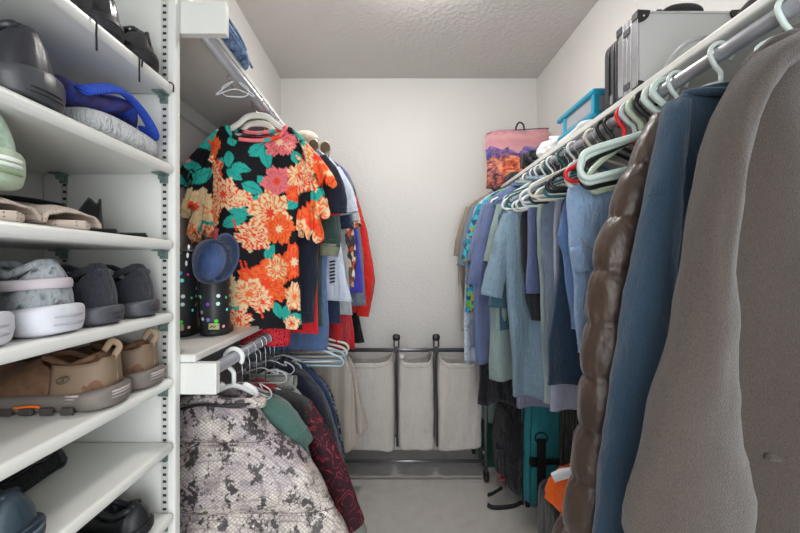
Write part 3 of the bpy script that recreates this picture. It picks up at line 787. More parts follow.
G('blouse', 'brown and cream patterned blouse between grey shirt and purple top', 'blouse', 'L', 2.00,
  [(312, 153), (325, 156), (339, 166), (347, 182), (352, 220), (356, 260), (355, 286)], tan, .024, 67, .01, 40,
  sleeves=[([(345, 182), (351, 205), (354, 228)], [.026, .034, .04], [.022, .026], 0)], hang=('d7dadb', 'wire'), hanglabel='hanger inside the patterned blouse')
G('top', 'violet blue top showing as a bright strip near the red jacket', 'top', 'L', 2.06,
  [(315, 155), (328, 158), (342, 168), (350, 184), (356, 220), (361, 260), (363, 292)], cloth('5550c8', .08, 500, .5), .022, 69, .01, 40, hang=('d7dadb', 'wire'), hanglabel='hanger inside the violet blue top')
G('top', 'dull grey blue top between the violet top and red jacket', 'top', 'L', 2.12,
  [(318, 157), (331, 160), (345, 170), (353, 186), (359, 225), (363, 262), (366, 306)], cloth('77808f', .08, 500, .5), .022, 71, .01, 40, hang=('d7dadb', 'wire'), hanglabel='hanger inside the grey blue top')
rj = cloth('e0261f', .08, 500, .7)
G('red_jacket', 'long sleeved bright red jacket near the back wall', 'jacket', 'L', 2.22,
  [(322, 160), (335, 163), (348, 176), (355, 195), (360, 230), (361, 270), (358, 312)], rj, .03, 73, .012, 30,
  sleeves=[([(352, 197), (359, 225), (364, 255), (367, 280), (364, 306)], [.03, .036, .044, .05, .04], [.025, .03, .035, .028], -.01)], hang=('d7dadb', 'wire'), hanglabel='hanger inside the bright red jacket', cuff=rj)
G('cardigan', 'black cardigan just behind the bright red jacket', 'cardigan', 'L', 2.32,
  [(325, 162), (337, 166), (350, 178), (357, 196), (361, 215), (363, 236), (358, 300), (364, 341)], cloth('1e1d22', .1, 500, .6), .026, 75, .012, 34, hang=('d7dadb', 'wire'), hanglabel='hanger inside the black cardigan')
hanger('tiny empty clip hanger nearest the upper left rod end', XU-.01, 1.14, HU, 'c9cccf', .1, .035, .002, .02, wire=True, neck=.015)
# knitted hat and sunglasses on the shoulder end of the row
t = thing('knit_hat', 'small cream knitted hat sitting above the ruffled shoulder', 'hat', P(306, 139, 1.62))
mk('crown', ellipsoid(P(306, 139, 1.62), (.058, .05, .034), 28, 16, lambda p: p*(1+.05*math.sin(p.x*260)*math.cos(p.z*300))), fur_mat('d9cbb0', 'f2e9d6', 260, .8), t)
t = thing('sunglasses', 'round brown lensed sunglasses with pale rim beside the knitted hat', 'glasses', P(325, 148, 1.55))
for dx in (0, -.05):
    c = Vector(P(325, 148, 1.55))+Vector((dx, .0, dx*-.2)); ring = [(c.x+.022*math.cos(a), c.y+.006*math.cos(a), c.z+.028*math.sin(a)) for a in [2*PI*k/32 for k in range(32)]]
    mk('rim', tube(ring, .0028, 8, closed=True), plain('d8cfbf', .3, .4), t)
    mk('lens', ellipsoid((c.x, c.y, c.z), (.0215, .0025, .0275)), plain('6b5a44', .12, 0, spec=.8), t)
c = Vector(P(325, 148, 1.55))
mk('temple', tube([(c.x+.02, c.y, c.z+.01), (c.x+.012, c.y+.08, c.z+.02), (c.x-.01, c.y+.12, c.z-.01)], .002, 6), plain('4a3c2e', .4), t)

# ================================================================== LOWER LEFT ROW
sn = snake_mat()
t = G('puffer_jacket', 'snakeskin print puffer jacket in grey mauve, nearest on the lower rod', 'jacket', 'l', 1.06,
  [(238, 396), (250, 407), (262, 422), (276, 436), (298, 453), (318, 480), (334, 508), (346, 534), (356, 590)], sn, .07, 81, .003, 12, quilt=.2, qoff=.1, minoh=.24,
  hang=None, rows=120, cols=120)
seams(t, 1.06, (-.5, -.7), plain('4a4044', .8), 120)  # dark seam thread, its tone standing in for shade in the quilting creases
hanger('thick white plastic hanger inside the snakeskin puffer jacket', XL, 1.06, HL, 'eef0ef', 0, .06, .0068, .04, wire=False, neck=.055)
mk('collar', tube(smooth_path([P(170, 408, 1.02), P(200, 398, .995), P(228, 403, .99), P(250, 403, 1.0), P(262, 402, 1.04), P(245, 393, 1.1), P(200, 390, 1.11)], 50), .014, 10), sn, t)
mk('zip_piping', tube(smooth_path([P(170, 412, .99), P(200, 405, .972), P(225, 406, .968), P(247, 404, .985), P(258, 401, 1.02)], 40), .0042, 8), plain('222124', .6), t)
gf = fur_mat('35524c', '55776f', 500, .25)
G('fleece_pullover', 'dark green fleece pullover behind the snakeskin jacket', 'pullover', 'l', 1.18,
  [(256, 394), (274, 402), (291, 412), (302, 426), (306, 450), (318, 560)], gf, .03, 83, .008, 18,
  sleeves=[([(258, 405), (276, 413), (288, 424), (297, 438)], [.025, .036, .040, .042], [.035, .045, .045], -.03)], hang=('e4e6e6', 'wire'), hanglabel='wire hook hanger inside the dark green fleece', cuff=cloth('47665f'))
G('cardigan', 'pale sage cardigan strip between green fleece and maroon sleeve', 'cardigan', 'l', 1.24,
  [(268, 392), (282, 398), (294, 410), (304, 440), (315, 480), (330, 560)], cloth('869a92', .08, 500, .6), .024, 84, .008, 20, hang=('e4e6e6', 'wire'), hanglabel='wire hook hanger inside the pale sage cardigan')
bf = fur_mat('141416', '3a3a3e', 240, 1.0)
t = G('embroidered_jacket', 'black fuzzy jacket with maroon paisley patterned sleeves', 'jacket', 'l', 1.33,
  [(270, 388), (287, 391), (302, 398), (312, 412), (324, 450), (342, 560)], bf, .03, 85, .008, 20, hang=('f0f0ee', 'wire'), hanglabel='wire hook hanger inside the black and maroon jacket')
mk('sleeve', sleeve_geo([(303, 405), (313, 425), (327, 457), (341, 491), (353, 524)], 1.33, [.03, .042, .045, .044, .040], [.03, .04, .04], 86, dy=-.03), paisley_mat(), t, solid=.002)
mk('shoulder_fur', sleeve_geo([(262, 400), (284, 401), (300, 407), (308, 420)], 1.33, [.03, .036, .040, .042], [.035, .04], 87, dy=-.03), bf, t)
mk('cuff', sleeve_geo([(352, 523), (356, 535)], 1.33, [.042, .042], [.04, .04], 88, rows=8, dy=-.03, wr=.2), rib_mat('b9c2b8', 700, 'Z', .7), t)
mk('collar', sleeve_geo([(243, 389), (258, 385), (274, 391)], 1.33, [.016, .022, .02], [.03, .03], 89, dy=-.03), cloth('b3202c', .15, 500, .9), t)
G('cardigan', 'soft white grey cardigan with rounded shoulder behind the maroon jacket', 'cardigan', 'l', 1.43,
  [(262, 372), (278, 375), (290, 383), (300, 396), (312, 440), (330, 560)], cloth('b7bab3', .06, 500, .7), .028, 91, .01, 22,
  sleeves=[([(250, 382), (270, 384), (287, 394), (298, 412), (310, 460)], [.025, .035, .04, .04, .04], [.035, .035], -.02)], hang=('eef0ef', 'wire'), hanglabel='wire hook hanger inside the white grey cardigan')
nf = fur_mat('10131c', '2c3346', 300, .8)
G('cardigan', 'thick blackish navy fuzzy cardigan with broad sloping shoulder', 'cardigan', 'l', 1.55,
  [(278, 357), (292, 363), (308, 374), (321, 390), (331, 412), (342, 455), (351, 495), (356, 560)], nf, .035, 93, .008, 20,
  sleeves=[([(266, 370), (288, 377), (305, 389), (317, 410), (328, 445), (338, 485), (345, 540)], [.035, .05, .052, .05, .046, .042, .04], [.04, .045, .04], -.03)], hang=('aeb2b4', 'wire'), hanglabel='wire hook hanger inside the blackish navy cardigan')
G('cardigan', 'bright navy blue knit edge right of the blackish cardigan', 'cardigan', 'l', 1.61,
  [(291, 358), (304, 364), (317, 376), (328, 392), (338, 425), (346, 470), (352, 530)], cloth('34466e', .1, 500, .6), .02, 94, .008, 30, hang=('d7dadb', 'wire'), hanglabel='hanger inside the bright navy knit')
G('cardigan', 'black and grey flecked cardigan beside the bright navy knit', 'cardigan', 'l', 1.67,
  [(295, 360), (307, 366), (320, 376), (331, 391), (340, 420), (345, 455), (350, 490)], multi_mat('flecked_knit', ['1e2024', '1e2024', '75787e', '26282e', '9a9da2'], 150), .022, 95, .008, 30, hang=('d7dadb', 'wire'), hanglabel='hanger inside the black and grey flecked cardigan')
pl = rib_mat('f0e4d8', 300, 'X', .42, .85, 1.0)
G('pleated_dress', 'long cream pleated skirt beside the laundry bags', 'skirt', 'l', 1.98,
  [(322, 350), (338, 352), (347, 360), (352, 380), (355, 410), (356, 448)], pl, .035, 97, .012, 70, hang=('e2dccd', 'plastic'), hanglabel='cream hanger above the long pleated skirt', neckopen=1)
G('pleated_blouse', 'cream pleated top with flared hem nearest the laundry rack', 'blouse', 'l', 2.08,
  [(326, 346), (340, 349), (349, 356), (354, 370), (359, 395), (364, 415), (368, 430)], pl, .03, 98, .014, 70, hang=('e2dccd', 'plastic'), hanglabel='cream hanger above the flared pleated top', neckopen=1)
for i, (y, c, yaw, dr, lab) in enumerate([
    (1.70, 'a9c3cf', -.05, .12, 'pale blue plastic hanger lowest of the tangled empty ones'), (1.735, 'd7dcd9', .06, .115, 'pale grey plastic hanger beside the lowest blue one'),
    (1.765, '9db9cc', -.1, .11, 'sky blue plastic hanger in the tangle over the navy cardigan'), (1.80, 'e3e2da', .04, .105, 'off white plastic hanger in the middle of the tangle'),
    (1.835, 'b7ccd2', -.02, .11, 'pale aqua plastic hanger behind the off white one'), (1.87, 'dcd8cc', .08, .10, 'warm cream plastic hanger toward the laundry rack'),
    (1.90, 'c9c5ba', 0, .10, 'beige plastic hanger left of the pleated skirt'), (1.93, '262729', -.06, .11, 'thin black plastic hanger among the cream ones'),
    (2.03, 'dfdbd0', .05, .10, 'light beige plastic hanger between the pleated clothes'), (2.15, '4d6da0', .3, .06, 'blue plastic hanger turned outward below the red dress'),
    (2.20, 'cdc9be', .02, .09, 'beige hanger farthest down the lower rod')]):
    hanger(lab, XL, y, HL+(0), c, yaw, .235 if i < 9 else .21, .0055, dr, wire=False)
for i, y in enumerate((1.12, 1.28, 1.38)):
    hanger('thin silver wire hanger bunched on the near end of the lower rod', XL, y, HL, 'c7c9cb', .02*i, .085, .002, .05, wire=True, group='silver wire hangers on the lower rod', neck=.07)

# ================================================================== SHOES
def shoe(label, kind, xh, yc, z0, L, W, Hh, up, sole, lin_='1c1c1e', soleh=.03, toe_h=.05, open_=(.07, .42), dip=.012, seed=1, yaw=0, pitch=0, tongue=.012, group=None, flare=.006, rocker=.012, upmat=None, solemat=None, closed=False):
    t = thing(kind, label, 'shoe', (xh-L/2, yc, z0), group)
    um = upmat or cloth(up, .08, 500, .3, .2); sm = solemat or plain(sole, .6, bumpy=.2, bscale=120)
    N, M = 46, 40
    def hw(s):
        if s < .14: return W*.36*math.sqrt(max(0, 1-(1-s/.14)**2))+.002
        if s < .70: return W*(.36+.14*(.5-.5*math.cos(PI*(s-.14)/.56)))
        return W*.5*math.sqrt(max(0, 1-((s-.70)/.302)**2.3))+.001
    def top(s):
        pts = [(0, Hh*.90), (.03, Hh), (.10, Hh*.97), (.22, Hh*.97-dip), (.36, Hh-dip*.2), (.44, Hh-.006), (.60, Hh*.72+.004), (.80, toe_h+.012+soleh*.3), (.93, toe_h+soleh*.1), (1.0, toe_h*.55+soleh*.2)]
        return float(np.interp(s, [p[0] for p in pts], [p[1] for p in pts]))
    rings = []; rim_a = []; rim_b = []
    for i in range(N):
        s = (i/(N-1)); s = s*s*(3-2*s)*.35+s*.65
        wv, tp = hw(s), top(s); ring = []; zb = soleh*.8
        wig = .003*nz(s*6, seed)
        lean = -.010*math.exp(-(s/.05)**2)     # heel curve
        for k in range(M):
            a = 2*PI*k/M-PI/2; ca, sa = math.cos(a), math.sin(a)
            z = zb+(tp-zb)*(max(0, sa)**.75) if sa > 0 else zb-.002
            y = wv*math.copysign(abs(ca)**.75, ca)*(1-.22*max(0, sa)**1.5) if sa > 0 else wv*ca*.95
            hw_ = .62*(1-abs((s-(open_[0]+open_[1])/2)/((open_[1]-open_[0])/2+1e-6))**4) if open_[0] < s < open_[1] else 0
            if not closed and sa > 0 and hw_ > 0 and abs(ca) < hw_:
                z = soleh+.012; y *= .95
            x = xh-s*L-(.012*(z/Hh)**2 if s < .1 else 0)+ (.004*math.sin(PI*min(1, z/Hh)) if s < .08 else 0)
            ring.append((x, yc+y+wig*max(0, sa), z0+z+.003*nz(s*14, k*.35, seed)*max(0, sa)))
        rings.append(ring)
    mk('upper', loft(rings, True, True, True), um, t, sub=1)
    srings = []
    for i in range(N):
        s = i/(N-1); s = s*s*(3-2*s)*.35+s*.65
        wv = hw(s)*1.03+flare*(1-.4*s); bot = rocker*(max(0, (s-.72)/.28)**2+max(0, (.10-s)/.10)**2*.6)
        ring = []
        for k in range(24):
            a = 2*PI*k/24; ca, sa = math.cos(a), math.sin(a)
            y = wv*math.copysign(abs(ca)**.35, ca)*(.94 if sa < 0 else 1); zz = (bot+soleh)/2+(soleh-bot)/2*math.copysign(abs(sa)**.5, sa)
            zz += (.006 if sa > 0 else 0)*math.exp(-(s/.16)**2)+(.004 if sa > 0 else 0)*max(0, (s-.8)/.2)
            ring.append((xh-s*L+(flare+.002)*(1-2*s), yc+y, z0+zz))
        srings.append(ring)
    mk('sole', loft(srings, True, True, True), sm, t)
    t_up = child(t, 'upper')
    if not closed:
        pts = []
        for k in range(40):
            a = 2*PI*k/40; s = (open_[0]+open_[1])/2-math.cos(a)*(open_[1]-open_[0])/2*1.02
            wv = hw(s)*.60; z = top(s)*.965
            pts.append((xh-s*L-(.008 if s < .1 else 0), yc+math.sin(a)*wv, z0+z))
        mk('collar', tube(pts, .0065, 8, closed=True), um, t_up)
        ins = [(xh-L*(.24-.19*math.cos(2*PI*k/24)), yc+math.sin(2*PI*k/24)*W*.24, z0+soleh+.0135) for k in range(24)]
        mk('insole', (ins, [tuple(range(24))]), plain(lin_, .9), t, smooth=False)
    if yaw or pitch: t.rotation_euler = (0, pitch, yaw)
    return t
def groove(t, xh, yc, z0, L, W, z, col, r=.0012, s0=.0, flare=.006):
    """thin line running round the heel of a sole"""
    pts = []
    for k in range(26):
        a = -PI/2+PI*k/25
        pts.append((xh-.055+(.055+flare+.0035)*math.cos(a)**.8 if abs(math.cos(a)) > 1e-6 else xh-.055, yc+math.copysign(abs(math.sin(a))**.9, math.sin(a))*(W*.36+flare), z0+z))
    mk('sole_groove', tube(pts, r, 6), plain(col, .7), child(t, 'sole'))
def laces(t, pts, r=.0016, col='15161a'): mk('lace', tube(smooth_path(pts, 30), r, 6), plain(col, .8), child(t, 'upper'))
S = [CZ+h for h in SH]
XH = -.515
lea = plain('17181c', .18, 0, spec=.7, coat=.6); dks = plain('26272a', .45)
# shelf 0: black leather lace shoes
for yc, lab, cut in ((.772, 'shiny black leather lace shoe at right end of top shelf', 0), (.668, 'shiny black leather lace shoe left of its mate on top shelf', 1)):
    t = shoe(lab, 'leather_shoe', XH+.004, yc, S[0], .285, .098, .085 if not cut else .105, '', '', soleh=.03, toe_h=.055, upmat=lea, solemat=dks, flare=.004)
    for z in (.010, .015, .020, .025): groove(t, XH+.004, yc, S[0], .285, .098, z, '3a3b3e', .0011, flare=.004)
    mk('heel_strap', tube([(XH-.004, yc, S[0]+.03), (XH-.0005, yc, S[0]+.055), (XH-.006, yc, S[0]+.080)], .004, 8), lea, t)
    laces(t, [(XH-.12, yc-.042, S[0]+.07), (XH-.06, yc-.062, S[0]+.02), (XH-.02, yc-.063, S[0]+.003), (TX+.002, yc-.062, S[0]-.001), (TX+.004, yc-.060, S[0]-.03), (TX+.003, yc-.058, S[0]-.055)])
    laces(t, [(XH-.12, yc+.03, S[0]+.07), (XH-.03, yc+.048, S[0]+.006), (TX+.001, yc+.05, S[0]-.002), (TX+.004, yc+.052, S[0]-.022)])
# shelf 1: chunky black shoe, box and blue knit
t = shoe('chunky black slip-on shoe with raised ridge, on the second shelf', 'slip_on_shoe', XH+.005, .530, S[1], .285, .112, .118, '', '', soleh=.042, toe_h=.065, upmat=plain('2a2b31', .38, bumpy=.3, bscale=60), solemat=plain('3c3e42', .4, bumpy=.3, bscale=60), flare=.008)
pts = [(XH-.07+.051*math.cos(a), .530+.047*math.sin(a), S[1]+.080-.01*math.cos(a)) for a in [-PI*.6+PI*1.2*k/24 for k in range(25)]]
mk('ridge', tube(pts, .004, 8), plain('1b1c20', .4), t)
for z in (.012, .019): groove(t, XH+.005, .530, S[1], .285, .112, z, '1c1d20', .0014, flare=.008)
bx = ellipsoid((-.60, .725, S[1]+.0265), (.09, .098, .026), 40, 20, lambda p: Vector((math.copysign(abs(p.x/.09)**.4*.09, p.x), math.copysign(abs(p.y/.098)**.5*.098, p.y), math.copysign(abs(p.z/.026)**.6*.026, p.z)*(1+.25*nz(p.x*14, p.y*14, 3)))))
mk('folded_cloth', bx, cloth('c3c6c8', .06, 400, .7), None, label='pale grey folded cloth under the royal blue knit cap', cat='cloth', loc=(-.60, .725, S[1]))
t = thing('beanie', 'crumpled royal blue and violet knit cap on a pale grey cloth', 'hat', (-.60, .70, S[1]+.053))
kc = ellipsoid((-.60, .70, S[1]+.078), (.085, .10, .026), 44, 24, lambda p: Vector((p.x, p.y, p.z*(1+.35*nz(p.x*16, p.y*13, 1))+.010*math.sin(p.y*42)-(.02 if p.y > .05 else 0)*((p.y-.05)/.05))))
mk('crown', kc, multi_mat('blue_violet_knit', ['1d3fa8', '2a55d0', '3a3568', '2a2a55'], 12, 'noise'), t)
mk('brim', tube(smooth_path([(-.53, .62, S[1]+.068), (-.515, .68, S[1]+.098), (-.515, .74, S[1]+.088), (-.52, .79, S[1]+.058), (-.55, .80, S[1]+.062)], 30), .016, 12, flat=.4), rib_mat('2450c8', 500, 'Y', .3), t)
# shelf 2: green sneaker on beige slides, black sandals
def slide(label, xh, yc, z0, L, W, mat, sole, group=None, straph=.045, up=0):
    t = thing('slide_sandal', label, 'sandal', (xh-L/2, yc, z0), group)
    rings = []
    for i in range(30):
        s = i/29; w_ = W*.5*(1-abs(2*s-1)**3.2)**.5*(.85+.15*s)+.001
        rings.append([(xh-s*L, yc+w_*math.copysign(abs(math.cos(a))**.6, math.cos(a)), z0+.008+.0075*math.copysign(abs(math.sin(a))**.6, math.sin(a))) for a in [2*PI*k/20 for k in range(20)]])
    mk('footbed', loft(rings, True, True, True), sole, t)
    rings = []
    for i in range(24):
        s = i/23; x = xh-L*(.06+.52*s) if up else xh-L*(.38+.45*s)
        hh = straph*(.35+.65*math.sin(PI*min(1, s*1.1+.15)))
        rings.append([(x, yc+(W*.52)*math.cos(a), z0+.008+hh*max(0, math.sin(a))**.8+.003*nz(s*5, a*2)) for a in [PI*k/24 for k in range(25)]])
    mk('strap', loft(rings, False), mat, t, solid=.004)
    return t
beige = NT('perforated_beige'); _v = beige.coord(); _d = beige.voro(_v, 170, 'F1', 'Distance', .1)
beige.color(beige.mix(beige.ramp(_d, [(.16, (1, 1, 1)), (.22, (0, 0, 0))]), lin('bfb0a4'), lin('5d5049'))); beige.b.inputs['Roughness'].default_value = .8
slide('beige perforated slide sandal at the front of the third shelf', XH+.008, .60, S[2], .27, .10, beige.m, beige.m, straph=.032, up=1)
slide('beige perforated slide sandal partly under the green sneaker', XH+.005, .492, S[2], .27, .10, beige.m, beige.m, straph=.03, up=1)
gs = multi_mat('green_mesh', ['7f9a8a', 'b8cbb8', '4f6a78', 'd5dfd8'], 20, 'noise')
t = shoe('green and white mesh sneaker resting on a beige slide', 'sneaker', XH+.0, .478, S[2]+.045, .27, .105, .115, '', '', soleh=.045, toe_h=.06, upmat=gs, solemat=plain('a3b39c', .5, bumpy=.3), flare=.006)
for z, c in ((.03, 'dfe6dc'), (.038, 'eef2ec'), (.02, '7d9070')): groove(t, XH, .478, S[2]+.045, .27, .105, z, c, .003, flare=.005)
blk = cloth('1b1c1f', .1, 400, .1)
for yc, lab in ((.70, 'flat black strap sandal between beige slide and shelf end'), (.785, 'flat black strap sandal against the shelf side panel')):
    t = thing('strap_sandal', lab, 'sandal', (-.66, yc, S[2]))
    rings = []
    for i in range(26):
        s = i/25; w_ = .042*(1-abs(2*s-1)**3)**.5+.001
        rings.append([(-.532-s*.24, yc+w_*math.cos(a), S[2]+.0065+.006*math.sin(a)) for a in [2*PI*k/16 for k in range(16)]])
    mk('footbed', loft(rings, True, True, True), blk, t)
    if yc < .75:
        mk('heel_counter', loft([[(-.60+.03*math.cos(a)*(1-z*7), yc+z*.35+.036*math.sin(a)*(1-z*11), S[2]+z+.006*math.sin(a*3)) for a in [-PI*.5+PI*k/14 for k in range(15)]] for z in (.01, .03, .05, .062, .07)], False), blk, t, solid=.004)
        mk('ankle_strap', tube(smooth_path([(-.60, yc-.036, S[2]+.05), (-.66, yc-.05, S[2]+.06), (-.72, yc-.04, S[2]+.065), (-.74, yc, S[2]+.06)], 20), .005, 8, flat=.4), blk, t)
    mk('toe_strap', loft([[(-.66-.05*i, yc+.043*math.cos(a), S[2]+.01+.03*math.sin(a)) for a in [PI*k/16 for k in range(17)]] for i in (0, .5, 1)], False), blk, t, solid=.004)
# shelf 3: grey white sneakers and charcoal sneakers
knit = multi_mat('grey_knit', ['5d6468', '8b9296', '9aa0a4', '474d52'], 60, 'noise', .4, (1, 1, .6))
for yc, lab in ((.565, 'grey and white sneaker with small orange heel tab'), (.452, 'grey and white sneaker cut by the left edge of the photo')):
    t = shoe(lab, 'sneaker', XH+.004, yc, S[3], .285, .112, .118, '', '', soleh=.042, toe_h=.06, upmat=knit, solemat=plain('c9cbd2', .5, bumpy=.1), flare=.009, dip=.02)
    for z in (.018, .030): groove(t, XH+.004, yc, S[3], .285, .112, z, 'a9abb4', .0018, flare=.009)
    hb = mk('heel_band', tube([(XH-.07+.075*math.cos(a), yc+.0445*math.sin(a), S[3]+.075+.006*math.cos(a)) for a in [-PI*.55+PI*1.1*k/20 for k in range(21)]], .0085, 8, flat=.35), plain('b9b0b6', .6), t)
    mk('heel_tab', box(XH-.062, XH-.05, yc-.0485, yc-.044, S[3]+.068, S[3]+.084), plain('e8571f', .5), hb, smooth=False, bevel=.001)
    laces(t, [(XH-.12, yc, S[3]+.12), (XH-.16, yc-.02, S[3]+.125), (XH-.19, yc-.04, S[3]+.10), (XH-.15, yc-.05, S[3]+.085)], .003, '2a2b2f')
ck = cloth('2b2d34', .15, 260, .3, .25); 
for yc, lab in ((.660, 'charcoal mesh running shoe beside the grey and white sneaker'), (.765, 'charcoal mesh running shoe nearest the shelf side panel')):
    t = shoe(lab, 'running_shoe', XH+.006, yc, S[3], .275, .096, .112, '', '', soleh=.030, toe_h=.055, upmat=ck, solemat=plain('484a50', .5, bumpy=.3), flare=.007, dip=.018)
    for z in (.010, .017, .024): groove(t, XH+.006, yc, S[3], .275, .096, z, '3e4046', .0012, flare=.007)
    mk('heel_tab', ellipsoid((XH-.010, yc, S[3]+.094), (.008, .022, .010), 14, 10), ck, t)
    laces(t, [(XH-.13, yc-.01, S[3]+.10), (XH-.17, yc+.01, S[3]+.10), (XH-.2, yc-.02, S[3]+.085)], .003, '15161a')
# shelf 4: brown slip-ons
sue = multi_mat('brown_suede', ['3f2a1c', '573b28', '6f503a', '4a3323'], 9, 'noise', .5)
tan_l = plain('76624f', .6, bumpy=.3, bscale=90)
for yc, lab in ((.672, 'brown suede slip-on shoe with orange sole mark and heel loop'), (.778, 'brown slip-on shoe with heel loop beside the shelf side panel')):
    t = shoe(lab, 'slip_on_shoe', XH+.006, yc, S[4], .30, .108, .098, '', '', soleh=.034, toe_h=.062, upmat=sue, solemat=plain('6e6660', .6, bumpy=.3), flare=.009, dip=.016)
    for z, c in ((.026, 'a39a98'), (.031, 'b3aaa8'), (.02, '8c8482')): groove(t, XH+.006, yc, S[4], .30, .108, z, c, .0022, flare=.008)
    # tan heel counter
    rings = []
    for z in (.032, .05, .066, .080, .088):
        rings.append([(XH-.060+(.066-.10*(z-.03)*.6)*math.cos(a), yc+(.0435-.12*(z-.03))*math.copysign(abs(math.sin(a))**.8, math.sin(a)), S[4]+z+(.004 if abs(math.sin(a)) < .5 else -.012*(abs(math.sin(a))-.5))) for a in [-PI*.62+PI*1.24*k/30 for k in range(31)]])
    hc = mk('heel_counter', loft(rings, False), tan_l, t, solid=.003)
    mk('pull_loop', tube(smooth_path([(XH+.002, yc, S[4]+.045), (XH-.001, yc, S[4]+.085), (XH+.010, yc, S[4]+.108), (XH-.004, yc, S[4]+.118), (XH-.018, yc, S[4]+.100)], 24), .0065, 8, flat=.35), plain('8d7762', .7), t)
    if yc < .7:
        mk('orange_mark', tube(smooth_path([(XH-.085, yc-.0555, S[4]+.016), (XH-.10, yc-.0575, S[4]+.018), (XH-.125, yc-.0595, S[4]+.016)], 10), .0022, 6), plain('f0701c', .5), child(t, 'sole'))
        e = [(XH-.058+.011*math.cos(a), yc-.0425, S[4]+.058+.006*math.sin(a)+.003*math.cos(a)) for a in [2*PI*k/30 for k in range(30)]]
        mk('oval_emblem', tube(e, .0009, 6, closed=True), plain('57483a', .7), hc)
        mk('emblem_stroke', tube(smooth_path([(XH-.051, yc-.043, S[4]+.062), (XH-.06, yc-.043, S[4]+.061), (XH-.057, yc-.043, S[4]+.058), (XH-.056, yc-.043, S[4]+.056), (XH-.065, yc-.043, S[4]+.054)], 12), .0009, 6), plain('57483a', .7), hc)
    for k in range(7):
        mk('tread_lug', box(XH-.03-.034*k-.022, XH-.03-.034*k, yc-.0555-.0012*min(k, 4), yc-.050, S[4]+.0015, S[4]+.014), plain('45403d', .7), child(t, 'sole'), bevel=.002, smooth=False)
# shelf 5: dark flats at the back, navy shoe in front
for xc, lab in ((-.685, 'black ballet flat near the back of the lower shelf, nearer its edge'), (-.765, 'black ballet flat touching the wall at the back of lower shelf')):
    shoe(lab, 'ballet_flat', xc+.1075, .64, S[5], .215, .07, .045, '', '', soleh=.008, toe_h=.03, upmat=blk, solemat=blk, flare=.001, open_=(.1, .7), dip=.008, yaw=PI/2)
nv = plain('2b3a44', .5, bumpy=.3, bscale=90)
for yc, lab in ((.505, 'dark blue grey clog with thick sole at the lower left'), (.398, 'dark blue grey clog beyond the left edge')):
    t = shoe(lab, 'clog', XH+.004, yc, S[5], .27, .10, .088, '', '', soleh=.035, toe_h=.06, upmat=nv, solemat=plain('1d2a38', .5), flare=.006)
    groove(t, XH+.004, yc, S[5], .27, .10, .03, '51626c', .003)
for yc, lab in ((.765, 'black low shoe on the lowest visible shelf beside the panel'), (.665, 'black low shoe left of its mate on the lowest visible shelf')):
    shoe(lab, 'low_shoe', XH-.002, yc, S[6], .26, .092, .064, '', '', soleh=.02, toe_h=.045, upmat=plain('202326', .5), solemat=plain('17191b', .6), flare=.004)

# ================================================================== LEFT SHELVES
t = thing('folded_jeans', 'stack of folded blue jeans at the edge of the upper left shelf', 'jeans', (-.565, 1.12, CZ+.656))
jd = multi_mat('washed_denim', ['1f3558', '46658f', '8ea9c9', '2f4a74'], 22, 'noise', .8)
for i, (w_, hh, dx) in enumerate(((.105, .018, 0), (.10, .018, -.012), (.085, .014, -.02))):
    z = CZ+.656+.017+i*.030
    g = ellipsoid((-.565+dx, 1.12, z), (w_, .12-.012*i, hh), 44, 18, lambda p, w_=w_, hh=hh, i=i: Vector((math.copysign(abs(p.x/w_)**.5*w_, p.x)*(1+.06*nz(p.y*20, i)), math.copysign(abs(p.y/.12)**.6*.12, p.y), math.copysign(abs(p.z/hh)**.6*hh, p.z)+.004*nz(p.x*20, p.y*24, i))))
    mk('folded_leg', g, jd, t)
    mk('hem', tube(smooth_path([(-.463+dx, 1.02, z+.004), (-.460+dx, 1.08, z), (-.462+dx, 1.15, z+.003), (-.468+dx, 1.22, z)], 24), .0045, 8), cloth('6e8db5', .2, 300, .8), t)
# boots
for i, (x, y, lab) in enumerate(((-.545, 1.12, 'polka dot rain boot nearer to the shelf edge under the navy cap'), (-.64, 1.10, 'polka dot rain boot half hidden by the shoe shelving'))):
    zb = CZ-.2115; t = thing('rain_boot', lab, 'boot', (x, y, zb))
    rings = []
    for v in np.linspace(0, 1, 30):
        z = .006+v*.25; r = .037+.010*v+.004*math.sin(v*5); fx = .05*max(0, 1-v*5)**1.3
        rings.append([(x+r*math.cos(a), y-.0+(r*1.05+ (fx if math.sin(a) > 0 else 0))*math.sin(a), zb+z) for a in [2*PI*k/28 for k in range(28)]])
    mk('shaft', loft(rings, True, True), dots_mat(), t, solid=.002)
    rings = [[(x+(.040+q)*math.cos(a), y+(.043+q+(.052 if math.sin(a) > 0 else 0))*math.sin(a), zb+z) for a in [2*PI*k/28 for k in range(28)]] for z, q in ((.0002, -.002), (.002, .001), (.016, .001), (.018, -.003))]
    mk('sole', loft(rings, True, True, True), plain('1b1d1f', .5), t)
    mk('rim', tube([(x+.0475*math.cos(a), y+.05*math.sin(a), zb+.256) for a in [2*PI*k/28 for k in range(28)]], .003, 8, closed=True), plain('2a2d2f', .4), t)
    mk('logo_patch', box(x+.004, x+.034, y-.0475, y-.040, zb+.022, zb+.040), plain('b9b98a', .6), t, smooth=False, bevel=.001)
    mk('logo_mark', tube([(x+.010, y-.0485, zb+.028), (x+.016, y-.0485, zb+.034), (x+.021, y-.0485, zb+.028), (x+.027, y-.0485, zb+.034)], .0013, 6), plain('2b2d22', .6), t)
